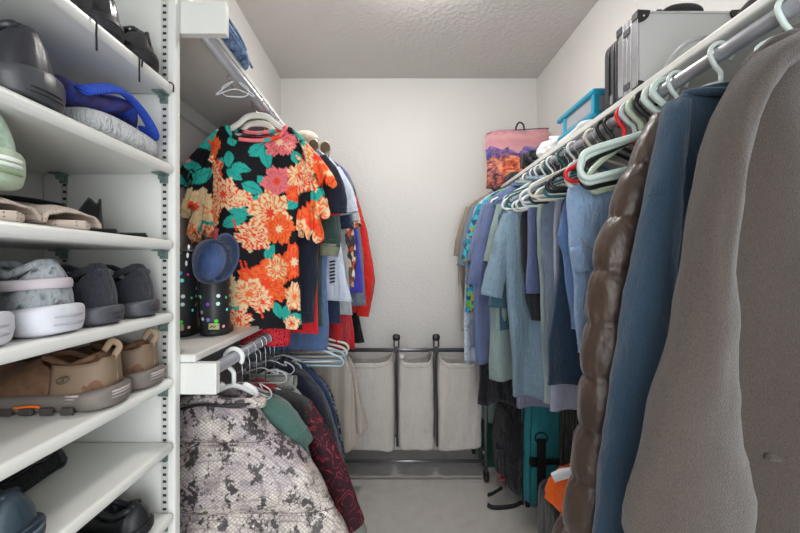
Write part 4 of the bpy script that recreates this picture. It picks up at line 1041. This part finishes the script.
# navy cap hanging on the boots
t = thing('baseball_cap', 'navy baseball cap with curved brim hung over the rain boots', 'cap', (-.50, .97, CZ+.0))
c0 = Vector(P(212, 262, .95)); ax = Vector((.70, -.60, -.36)).normalized(); u_ = ax.cross(Vector((0, 0, 1))).normalized(); w_v = ax.cross(u_)
def bowl(R, depth, n=40, m=14):
    return loft([[tuple(c0-ax*(depth*math.cos(PI/2*i/m))+u_*(R*math.sin(PI/2*i/m)*math.cos(2*PI*k/n)*.82)+w_v*(R*1.12*math.sin(PI/2*i/m)*math.sin(2*PI*k/n))) for k in range(n)] for i in range(1, m+1)], True, True, False)
navy = cloth('27344d', .12, 500, .5)
mk('crown', bowl(.052, .075), navy, t)
mk('lining', bowl(.050, .070), cloth('4c6390', .12, 500, .4), t)
mk('sweatband', tube([tuple(c0+u_*(.051*math.cos(a)*.82)+w_v*(.051*1.12*math.sin(a))) for a in [2*PI*k/40 for k in range(40)]], .006, 8, closed=True), navy, t)
rings = []
for i in range(14):
    q = i/13; ring = []
    for k in range(24):
        a = PI*(.62+.80*k/23); rr = 1+.75*q*max(0, math.sin(PI*k/23))**.6
        ring.append(tuple(c0+ax*(.012*q)+u_*(.051*math.cos(a)*.82*rr)+w_v*(.051*1.12*math.sin(a)*rr)+Vector((0, -.02*q, .012*q*q))))
    rings.append(ring)
mk('brim', loft(rings, False), navy, t, solid=.004)
mk('brim_edge', tube(rings[-1], .003, 8), cloth('3c4d70', .1, 500, .3), t)
for k in range(3):
    cc = c0+ax*.004+u_*(.052)+w_v*(-.03+.022*k)
    mk('logo_mark', ellipsoid(tuple(cc-ax*.03), (.003, .003, .007), 10, 8), plain('dfe3ea', .6), t)
# ================================================================== RIGHT SHELF
ZS = CZ+.5342
def rbox(c, h, e=.18, n=40, m=20, bump=0, sd=0):
    return ellipsoid(c, h, n, m, lambda p: Vector([math.copysign(abs(p[i]/h[i])**e*h[i], p[i]) for i in range(3)])*(1+bump*nz(p.x*9+sd, p.y*9, p.z*9)))
# aluminium case
t = thing('aluminium_case', 'silver aluminium flight case with black corners on the right shelf', 'suitcase', (.925, 1.15, ZS))
x0, x1, y0, y1, z0, z1 = .763, 1.082, 1.108, 1.205, ZS+.001, ZS+.250
al = plain('cfd1d0', .35, .1, bumpy=.05, var=.02); alr = plain('cfd1d6', .22, .85); bkp = plain('26272b', .45)
mk('body', box(x0+.004, x1-.004, y0+.003, y1-.003, z0+.003, z1-.003), al, t, smooth=False, bevel=.003)
def frame(yf, w_, o=.0):
    g = []
    for (a0, a1, b0, b1) in ((x0-o, x0+w_, z0, z1), (x1-w_, x1+o, z0, z1), (x0, x1, z0, z0+w_), (x0, x1, z1-w_, z1+o)):
        g.append(box(a0, a1, yf[0], yf[1], b0, b1))
    return merge(*g)
for yf in ((y0-.001, y0+.028), (y0+.032, y0+.046), (y0+.050, y0+.066), (y0+.070, y1+.001)):
    mk('edge_frame', frame(yf, .006, .001), alr, t, smooth=False, bevel=.002)
for xx in (x0, x1):
    for zz in (z0, z1):
        for yy in (y0, y1):
            sx = 1 if xx == x0 else -1; szz = 1 if zz == z0 else -1; sy = 1 if yy == y0 else -1
            fan = [(xx-sx*.002, yy-sy*.0035, zz-szz*.002)]+[(xx+sx*(.034*math.cos(a)), yy-sy*.0035, zz+szz*(.034*math.sin(a))) for a in [PI/2*k/10 for k in range(11)]]
            V2 = fan+[(p[0], yy+sy*.004, p[2]) for p in fan]; n = len(fan)
            Fc = [tuple(range(n)), tuple(reversed(range(n, 2*n)))]+[(i, (i+1) % n, n+(i+1) % n, n+i) for i in range(n)]
            mk('corner_guard', (V2, Fc), bkp, t, smooth=False, bevel=.0015)
            mk('rivet', ellipsoid((xx+sx*.016, yy-sy*.004, zz+szz*.016), (.0035, .0015, .0035), 12, 8), alr, t)
            mk('corner_cap', box(min(xx, xx-sx*.004), max(xx, xx-sx*.004), min(yy-sy*.004, yy+sy*.024), max(yy-sy*.004, yy+sy*.024), min(zz-szz*.003, zz+szz*.022), max(zz-szz*.003, zz+szz*.022)), bkp, t, smooth=False, bevel=.002)
for z in (z0+.03, z1-.045):
    mk('hinge', box(x0-.005, x0, y0+.034, y0+.064, z, z+.02), plain('6f7175', .3, .8), t, smooth=False, bevel=.0015)
mk('handle', tube(smooth_path([(.862, y0+.04, z1), (.868, y0+.038, z1+.018), (.90, y0+.036, z1+.034), (.95, y0+.036, z1+.038), (.985, y0+.038, z1+.03), (.99, y0+.04, z1)], 50), [.006, .009, .011, .011, .011, .009, .006], 12), plain('2b2c2f', .5, bumpy=.6, bscale=160), t)
mk('label_plate', box(x0+.06, x0+.075, y0+.0, y0+.02, z1, z1+.006), bkp, t, smooth=False)
# black soft bag behind the case
t = thing('laptop_bag', 'soft black zipped bag standing behind the aluminium case', 'bag', (.92, 1.25, ZS))
mk('body', rbox((.92, 1.250, ZS+.123), (.157, .040, .122), .2, 48, 24), plain('2d2e33', .6, bumpy=.3, bscale=300), t)
ring = [(.92+.159*math.copysign(abs(math.cos(a))**.3, math.cos(a)), 1.250, ZS+.123+.123*math.copysign(abs(math.sin(a))**.3, math.sin(a))) for a in [2*PI*k/80 for k in range(80)]]
mk('zipper', tube(ring, .0035, 6, closed=True), plain('121315', .4), t)
mk('piping', tube([(p[0], p[1]-.024, p[2]) for p in ring], .003, 6, closed=True), plain('44464b', .5), t)
mk('luggage_tag', box(.757, .760, 1.225, 1.24, ZS+.02, ZS+.05), plain('7d7f83', .4), t, smooth=False)
# grey loop lying before the case, black hat nearer the camera
mk('grey_loop', tube(smooth_path([(.80, 1.04, ZS+.012), (.775, 1.0, ZS+.03), (.785, .95, ZS+.055), (.83, .93, ZS+.055), (.87, .96, ZS+.03), (.86, 1.03, ZS+.012)], 50, True), .006, 10), plain('b7babc', .4), None, label='pale grey padded loop lying in front of the aluminium case', cat='headphones', loc=(.82, .98, ZS))
t = thing('felt_hat', 'dark rounded hat at the near end of the right shelf', 'hat', (.88, .86, ZS))
mk('crown', ellipsoid((.885, .835, ZS+.035), (.070, .07, .070), 30, 18, lambda p: Vector((p.x, p.y, max(p.z, -.045)))), cloth('2d2624', .1, 400, .3), t)
mk('brim', lathe([(.0, .0), (.115, .003), (.118, .006), (.06, .010)], (.885, .835, ZS+.001)), cloth('2d2624', .1, 400, .3), t)
# teal organiser on a white folded bag
t = thing('organiser_case', 'teal and grey plastic case with latch beyond the silver case', 'plastic case', (.91, 1.52, ZS+.055))
tl, gr = plain('1d93b3', .35), plain('9b9fa6', .4)
zc = ZS+.036
mk('tray', box(.785, 1.07, 1.385, 1.665, zc+.022, zc+.098), gr, t, smooth=False, bevel=.012, bseg=3)
mk('base', merge(box(.775, 1.08, 1.375, 1.675, zc+.003, zc+.026)), tl, t, smooth=False, bevel=.010, bseg=3)
mk('lid', box(.773, 1.082, 1.373, 1.677, zc+.088, zc+.112), tl, t, smooth=False, bevel=.010, bseg=3)
for yy in (1.375, 1.60):
    mk('corner_post', box(.779, .80, yy, yy+.022, zc+.02, zc+.092), tl, t, smooth=False, bevel=.003)
lt = mk('latch', box(.83, .875, 1.362, 1.378, zc+.018, zc+.104), tl, t, smooth=False, bevel=.004)
mk('latch_hook', box(.838, .867, 1.357, 1.364, zc+.06, zc+.098), plain('157a98', .35), lt, smooth=False, bevel=.003)
t.rotation_euler = (0, 0, .0)
mk('folded_bag', rbox((.90, 1.52, ZS+.019), (.15, .16, .018), .5, 40, 16, .25, 4), plain('e9e9ea', .35, bumpy=.6, bscale=40), None, label='flattened white bag beneath the teal and grey case', cat='bag', loc=(.90, 1.52, ZS))
t = thing('plastic_bag', 'crumpled white plastic bag between teal case and canyon tote', 'plastic bag', (.87, 1.84, ZS))
mk('body', ellipsoid((.88, 1.81, ZS+.052), (.125, .095, .052), 60, 36, lambda p: p*(1+.30*nz(p.x*17, p.y*17, p.z*17)+.14*nz(p.x*44, p.y*44, p.z*44))), NT('x').m if 0 else plain('ececee', .3, bumpy=.5, bscale=60, var=.02), t)
mk('knot', tube(smooth_path([(.82, 1.78, ZS+.07), (.79, 1.76, ZS+.09), (.80, 1.79, ZS+.10), (.84, 1.81, ZS+.08)], 20), .009, 8), plain('ececee', .3, var=.02), t)
# camera on the shelf
t = thing('video_camera', 'small black camera with round lens beside the canyon tote', 'camera', (.80, 2.10, ZS))
cm = plain('25262a', .4)
mk('body', box(.755, .90, 2.03, 2.10, ZS+.03, ZS+.105), cm, t, smooth=False, bevel=.008)
mk('lens_barrel', cyl((.79, 2.035, ZS+.075), (.79, 1.985, ZS+.075), .034, 28), cm, t)
mk('lens_glass', ellipsoid((.79, 1.984, ZS+.075), (.024, .004, .024), 24, 10), plain('0c0d12', .05, 0, spec=.9), t)
mk('lens_ring', tube([(.79+.03*math.cos(a), 1.984, ZS+.075+.03*math.sin(a)) for a in [2*PI*k/30 for k in range(30)]], .003, 6, closed=True), plain('5b5d62', .3, .6), t)
mk('grip', rbox((.86, 2.03, ZS+.055), (.03, .03, .054), .4, 24, 14), cm, t)
mk('viewfinder', box(.80, .85, 2.04, 2.09, ZS+.105, ZS+.125), cm, t, smooth=False, bevel=.004)
mk('strap', tube(smooth_path([(.76, 2.05, ZS+.10), (.745, 2.0, ZS+.06), (.75, 2.02, ZS+.012), (.79, 2.06, ZS+.008), (.84, 2.0, ZS+.010), (.88, 2.04, ZS+.09)], 40), .006, 8, flat=.4), plain('1c1c1f', .7), t)
mk('dark_pouch', rbox((.80, 2.235, ZS+.022), (.07, .05, .021), .4, 24, 14), cloth('3b4044'), None, label='dark flat pouch on the shelf just before the canyon tote', cat='pouch', loc=(.80, 2.235, ZS))
# canyon tote
ZT = 2.42
t = thing('tote_bag', 'tote bag printed with a pink sunset canyon landscape', 'tote bag', (.86, ZT, ZS))
def tote():
    nu, nv = 150, 150; V, Fc, C = [], [], []
    for side in (0, 1):
        for j in range(nv):
            v = j/(nv-1)
            for i in range(nu):
                u = i/(nu-1); x = .645+(.425+.0*v)*u+.006*math.sin(v*5); z = ZS-.012+.385*v+(-.012+.028*u)*v+.008*math.sin(u*7)*v - (.012*math.exp(-((u)/.06)**2))*v
                if x < .745: pass
                th = .045*(math.sin(PI*min(1, max(0, u)))**.5)*(.35+.65*(1-v))
                y = ZT+(-th if side == 0 else th)+.006*nz(u*4, v*5, 2)
                V.append((x, y, z))
    for side in (0, 1):
        o = side*nu*nv
        for j in range(nv-1):
            for i in range(nu-1):
                q = (o+j*nu+i, o+j*nu+i+1, o+(j+1)*nu+i+1, o+(j+1)*nu+i)
                Fc.append(q if side == 0 else tuple(reversed(q)))
    for j in range(nv-1):
        for i in (0, nu-1):
            Fc.append((j*nu+i, (j+1)*nu+i, nu*nv+(j+1)*nu+i, nu*nv+j*nu+i))
    for i in range(nu-1): Fc.append((i, nu*nv+i, nu*nv+i+1, i+1))
    u = np.tile(np.arange(nu)/(nu-1), nv*2); v = np.tile(np.repeat(np.arange(nv)/(nv-1), nu), 2)
    L = lambda h: np.array(lin(h))
    n1 = np.array([mnoise.fractal((a*9, b*13, 1), .9, 2, 5) for a, b in zip(u[:nu*nv], v[:nu*nv])]); n1 = np.tile(n1, 2)
    n2 = np.array([mnoise.fractal((a*13, b*20, 5), .8, 2, 4) for a, b in zip(u[:nu*nv], v[:nu*nv])]); n2 = np.tile(n2, 2)
    def grad(stops, t_):
        xs = [s for s, _ in stops]; cs = np.array([lin(c) for _, c in stops])
        return np.stack([np.interp(t_, xs, cs[:, i]) for i in range(3)], 1)
    col = grad([(.68, 'd49a9c'), (.8, 'c98f9a'), (.9, 'd8a0a0'), (1, 'b98594')], v+.05*n1)
    ridge = .68+.045*np.sin(u*9+1)+.03*np.sin(u*23)+.03*n1
    m = v < ridge; col[m] = grad([(-.6, '5a4a8e'), (0, '7c6bb0'), (.5, '8f86c0')], n2)[m]
    r2 = .60+.09*(np.sin(u*7+.4) > .3)*np.abs(np.sin(u*14))+.03*n2
    m = v < r2; col[m] = grad([(-.5, '3b3868'), (0, '57548c'), (.4, 'a3607c')], n2)[m]
    m = v < .50+.05*np.sin(u*5)+.04*n1; col[m] = grad([(-.6, '4c3550'), (-.1, 'a85e54'), (.3, 'd98468'), (.8, 'e8a988')], n2+.5*n1)[m]
    dome = ((u-.50)/.30)**2+((v-.33)/.20)**2 < 1+.25*n1; col[dome] = grad([(-.7, '7c3a34'), (-.2, 'c4573e'), (.2, 'e27c58'), (.7, 'f0a67c')], n2+.6*n1)[dome]
    m = (v < .24+.1*n1) & ~dome; col[m] = grad([(-.6, '2c2430'), (0, '7c4448'), (.4, 'c26a50')], n2+.4*n1)[m]
    return (V, Fc), np.concatenate([np.clip(col, 0, 1), np.ones((len(col), 1))], 1)
g, c = tote(); mk('printed_body', g, vcol_mat('canyon_print', .55, .25), t, cols=c)
mk('handle', tube(smooth_path([(.84, ZT-.01, ZS+.365), (.845, ZT-.015, ZS+.40), (.865, ZT-.015, ZS+.425), (.89, ZT-.015, ZS+.41), (.90, ZT-.01, ZS+.372)], 24), .006, 8, flat=.45), plain('232327', .6), t)
mk('top_hem', tube(smooth_path([(.648, ZT-.006, ZS+.352), (.75, ZT-.008, ZS+.372), (.86, ZT-.012, ZS+.376), (1.0, ZT-.01, ZS+.386), (1.066, ZT-.005, ZS+.388)], 24), .0035, 8), plain('54354a', .6), t)

# ================================================================== LAUNDRY SORTER
t = thing('laundry_sorter', 'wheeled metal laundry rack standing by the back wall', 'laundry rack', (.18, 2.42, 0))
gm = plain('7b7c81', .3, .7); XA, XB, YA, YC, HT, HB = -.36, .603, 2.26, 2.60, .83, .745
for x in (XA, XB):
    for y in (YA, YC):
        mk('leg', cyl((x, y, .06), (x, y, HT if y == YA else HB), .0115, 16), gm, t)
        w1 = mk('caster', cyl((x-.009, y, .0242), (x+.009, y, .0242), .0238, 20), plain('1d1e21', .4), t)
        mk('caster_fork', merge(box(x-.016, x-.011, y-.012, y+.012, .018, .062), box(x+.011, x+.016, y-.012, y+.012, .018, .062), box(x-.016, x+.016, y-.012, y+.012, .054, .064)), plain('3a3b3f', .4, .4), t, smooth=False)
    for z in (.155, HT): mk('side_rail', cyl((x, YA, z), (x, YC, z if z < .5 else HB), .010, 14), gm, t)
    for y in (YA, YC): mk('corner_joint', ellipsoid((x, y, HT if y == YA else HB), (.017, .017, .017), 16, 10), plain('3a3b3f', .5), t)
for y in (YA, YC):
    for z in (.13, HT if y == YA else HB): mk('cross_rail', cyl((XA, y, z), (XB, y, z), .0105, 16), gm, t)
bagx = [(XA+.02, -.062+.11), (.057, .285), (.30, XB-.015)]
bagx = [(XA+.03, .028), (.052, .278), (.300, XB-.018)]
for i, x in enumerate((.040, .289)):
    mk('divider_bar', cyl((x, YA-.002, HT+.004), (x, YC, HB+.004), .006, 12), plain('2b2c30', .4), t)
    mk('divider_strap', tube(smooth_path([(x+.002, YA-.016, HT), (x-.003, YA-.02, HT-.15), (x+.004, YA-.018, HT-.35), (x+.006, YA-.016, HT-.60)], 24), .0065, 8, flat=.5), plain('27282c', .5), t)
    mk('bag_clip', merge(box(x-.015, x+.015, YA-.018, YA+.012, HT-.02, HT+.018), box(x-.020, x-.010, YA-.012, YA+.008, HT+.018, HT+.062), box(x+.010, x+.020, YA-.012, YA+.008, HT+.018, HT+.062)), plain('3a3b40', .4, .3), t, smooth=False, bevel=.003)
    mk('clip_knob', ellipsoid((x, YA-.004, HT+.078), (.024, .014, .022), 20, 12, lambda p: Vector((math.copysign(abs(p.x/.024)**.6*.024, p.x), p.y, p.z))), plain('1f2023', .4), t)
cv = cloth('cbc6c1', .05, 500, .45, .08, scale=8)
for i, (x0, x1) in enumerate(bagx):
    lab = ['light grey canvas laundry bag beside the pleated skirt', 'light grey canvas laundry bag in the middle of the rack', 'light grey canvas laundry bag nearest the green backpack'][i]
    b = thing('laundry_bag', lab, 'laundry bag', ((x0+x1)/2, 2.43, .2))
    xm, hw_ = (x0+x1)/2, (x1-x0)/2; rows, cols = 56, 96; rings = []
    for r in range(rows):
        v = r/(rows-1); ring = []
        for k in range(cols):
            a = 2*PI*k/cols; ca, sa = math.cos(a), math.sin(a)
            ux = math.copysign(abs(ca)**.30, ca); uy = math.copysign(abs(sa)**.30, sa)
            fy = (uy+1)/2; top = HT+(HB-HT)*fy-.006-(.082*(1-ux**6)*(1-fy)+.045*(1-ux*ux)*fy)-.005*nz(ux*3, i)
            zb = .196+.012*ux*(i-1)+.008*nz(ux*2, i+3)
            z = top+(zb-top)*v
            sag = math.sin(PI*min(1, v*1.05))
            x = xm+ux*(hw_*(1+.03*sag)-.004*(1-v))+.010*nz(v*4, uy*2, i)*v
            y = (YA+YC)/2-.004+uy*(.158+.006*sag)+.010*nz(ux*3.2+i, v*1.6, uy)*(.3+v)+.005*math.sin(ux*11+i*2)*(1-v)**1.5
            ring.append((x, y, z))
        rings.append(ring)
    mk('bag_body', loft(rings, True, False, True), cv, b, solid=.003)
    hem = [(p[0], p[1]-(.002 if p[1] < 2.43 else -.002), p[2]-.028) for p in rings[0]]
    mk('top_hem', tube(hem, .0022, 6, closed=True), cloth('aaa59f', .05, 500, .4), b)
    if i == 1: mk('care_tag', box(x0+.012, x0+.035, YA+.008, YA+.010, HT-.055, HT-.03), plain('efefef', .6), b, smooth=False)

# ================================================================== FLOOR, RIGHT
t = thing('hiking_backpack', 'large teal and black travel backpack standing on the carpet', 'backpack', (.77, 2.10, 0))
tq = cloth('358d97', .08, 300, .35, .1); bk = cloth('1c1e24', .12, 300, .8, .1)
X0, X1, Y0, Y1 = .735, .96, 2.0, 2.34
rings = []
for v in np.linspace(0, 1, 40):
    z = .004+v*.635; e = (1-abs(2*v-1)**5)**.5 if 0 < v < 1 else .05; e = max(e, .3)
    rings.append([((X0+X1)/2+(X1-X0)/2*(.90+.10*e)*math.copysign(abs(math.cos(a))**.35, math.cos(a))*(.6+.4*e)+.012*v, (Y0+Y1)/2+(Y1-Y0)/2*math.copysign(abs(math.sin(a))**.4, math.sin(a))*(.75+.25*e)+.006*nz(a, v*6), z) for a in [2*PI*k/56 for k in range(56)]])
mk('main_compartment', loft(rings, True, True, True), tq, t)
rings = []
for v in np.linspace(0, 1, 40):
    z = .03+v*.56; e = math.sin(PI*v)**.55 if 0 < v < 1 else 0.0
    rings.append([(.745-(.105*e+.01)*max(0, math.cos(a))**.6*(1.15-.3*v)+.008*nz(v*9, math.sin(a)*3, 1)*e, (Y0+Y1)/2-.0+.155*math.sin(a)*(.55+.45*e), z) for a in [-PI/2+PI*k/30 for k in range(31)]])
mk('front_pocket', loft(rings, False), bk, t, solid=.006)
for k, (za, zb2, dd) in enumerate(((.10, .30, .088), (.36, .52, .070))):
    rings = []
    for v in np.linspace(0, 1, 16):
        e = math.sin(PI*v)**.5 if 0 < v < 1 else 0
        rings.append([(.745-dd-.022*e*max(0, math.cos(a))**.5, 2.14+.10*math.sin(a), za+(zb2-za)*v) for a in [-PI/2+PI*q/20 for q in range(21)]])
    mk('small_pocket', loft(rings, False), bk, t, solid=.005)
mk('zip_line', tube(smooth_path([(X0+.003, Y0-.001, .03), (X0-.002, Y0-.006, .2), (X0, Y0-.006, .42), (X0+.012, Y0+.002, .60)], 30), .0045, 8), plain('14171b', .5), t)
mk('zip_line', tube(smooth_path([(X0+.045, Y0+.001, .03), (X0+.042, Y0-.003, .2), (X0+.046, Y0-.003, .42), (X0+.056, Y0+.004, .59)], 30), .0025, 8), plain('133f47', .5), t)
rg = [(.835+.034*math.cos(a), Y0-.012, .405+.030*math.sin(a)) for a in [2*PI*k/24 for k in range(24)]]
mk('ring', tube(rg, .0035, 8, closed=True), plain('1b1d20', .3, .4), t)
mk('webbing', box(.812, .860, Y0-.014, Y0-.008, .03, .40), plain('17191c', .7, bumpy=.3), t, smooth=False, bevel=.001)
mk('webbing', box(.77, .94, Y0-.012, Y0-.006, .255, .290), plain('17191c', .7, bumpy=.3), t, smooth=False, bevel=.001)
mk('buckle', box(.775, .815, Y0-.022, Y0-.010, .247, .300), plain('101113', .35), t, smooth=False, bevel=.004)
for k in range(3): mk('buckle_prong', box(.778, .795, Y0-.026, Y0-.021, .253+.016*k, .262+.016*k), plain('2b2d30', .35), t, smooth=False, bevel=.001)
mk('buckle', box(.600, .640, 2.03, 2.055, .27, .32), plain('2f3338', .35), t, smooth=False, bevel=.006)
mk('brand_patch', box(.80, .85, Y0-.008, Y0+.002, .585, .610), plain('3a2228', .6), t, smooth=False, bevel=.002)
mk('round_logo', ellipsoid((.617, 2.03, .175), (.008, .006, .008), 14, 8), plain('c8202c', .5), t)
mk('logo_dash', box(.612, .645, 2.018, 2.022, .152, .160), plain('b02836', .5), t, smooth=False)
mk('loose_strap', tube(smooth_path([(.74, 2.02, .03), (.69, 2.01, .016), (.62, 2.0, .014), (.57, 2.0, .015), (.545, 2.015, .018)], 30), .013, 8, flat=.25), plain('17191c', .7), t)
mk('loose_strap', tube(smooth_path([(.66, 2.12, .05), (.61, 2.10, .035), (.585, 2.09, .030), (.565, 2.08, .032)], 24), .011, 8, flat=.3), plain('17191c', .7), t)
mk('top_handle', tube(smooth_path([(.82, 2.10, .63), (.82, 2.13, .665), (.82, 2.20, .665), (.82, 2.24, .63)], 20), .009, 8, flat=.5), plain('17191c', .7), t)
mk('foot', cyl((.775, 2.03, .0002), (.775, 2.03, .022), .012, 12), plain('101113', .5), t)
# dark green bag in clear film behind the backpack
t = thing('garment_bag', 'dark green bag in clear plastic leaning behind the backpack', 'bag', (.66, 2.46, 0))
g = rbox((.70, 2.46, .27), (.085, .045, .268), .3, 40, 24, .15, 2)
g = ([(x+(.30-z)*-.05-(.5-z)*.0, y, z) for x, y, z in g[0]], g[1])
mk('bag_body', g, cloth('1c4a42', .1, 400, .5), t)
g = rbox((.70, 2.40, .45), (.09, .03, .13), .4, 40, 24, .3, 8)
mk('plastic_cover', g, glassy('b5cfc8', .2, .55), t)
# two grey metal posts
t = thing('folded_stand', 'folded grey metal stand whose posts rise behind the puffer jacket', 'metal stand', (.94, 1.92, 0))
for x in (.885, .925, .955): mk('post', cyl((x, 1.87, .012), (x+.02, 1.87, .95), .0095, 14), plain('4f4b49', .35, .6), t)
mk('foot_bar', cyl((.86, 1.87, .0125), (.99, 1.87, .0125), .012, 14), plain('4f4b49', .35, .6), t)
# black hamper with an orange vest
t = thing('black_tote', 'black open fabric tote under the orange vest', 'bag', (.82, 1.52, 0))
mk('tote_body', rbox((.83, 1.52, .205), (.165, .13, .204), .25, 48, 24, .04), cloth('1b1c20', .1, 300, .25), t)
mk('red_pocket', rbox((.682, 1.385, .30), (.030, .012, .11), .4, 24, 12), cloth('d82a26', .1, 300, .5), t)
mk('handle', tube(smooth_path([(.685, 1.47, .36), (.668, 1.44, .44), (.69, 1.41, .47), (.72, 1.40, .40)], 24), .011, 8, flat=.5), cloth('1b1c20'), t)
t = thing('safety_vest', 'crumpled bright orange safety vest with white reflective strip', 'vest', (.80, 1.50, .41))
def ov(p):
    r = 1+.18*nz(p.x*9, p.y*9, 3)+.08*nz(p.x*22, p.y*22, 7)
    q = p*r; e = max(0, (abs(q.x)+abs(q.y)-.12)); q.z -= e*.55; return q
mk('vest_cloth', ellipsoid((.79, 1.46, .455), (.155, .13, .075), 70, 36, ov), cloth('ff6a18', .06, 300, .7), t)
mk('front_flap', sleeve_geo([(572, 474), (562, 488), (553, 503)], 1.36, [.05, .06, .035], [.014, .016], 5, rows=24), cloth('ff6a18', .06, 300, .7), t, solid=.002)
mk('reflective_strip', sleeve_geo([(553, 478), (562, 474), (572, 472)], 1.33, [.018, .02, .018], [.012, .014], 6, rows=14, wr=.6), plain('e8ecf2', .4), t)

# ------------------------------------------------------------------ camera and view
cd = bpy.data.cameras.new('camera'); cd.sensor_width = 36; cd.lens = 16.2; cd.shift_x = .0125; cd.shift_y = -.0006; cd.clip_start = .02
co = bpy.data.objects.new('camera', cd); COL.objects.link(co); co.location = (0, 0, CZ); co.rotation_euler = (PI/2, 0, 0)
sc = bpy.context.scene; sc.camera = co
sc.view_settings.view_transform = 'Standard'; sc.view_settings.look = 'None'; sc.view_settings.gamma = 1
sc.view_settings.use_curve_mapping = False; sc.view_settings.exposure = .22
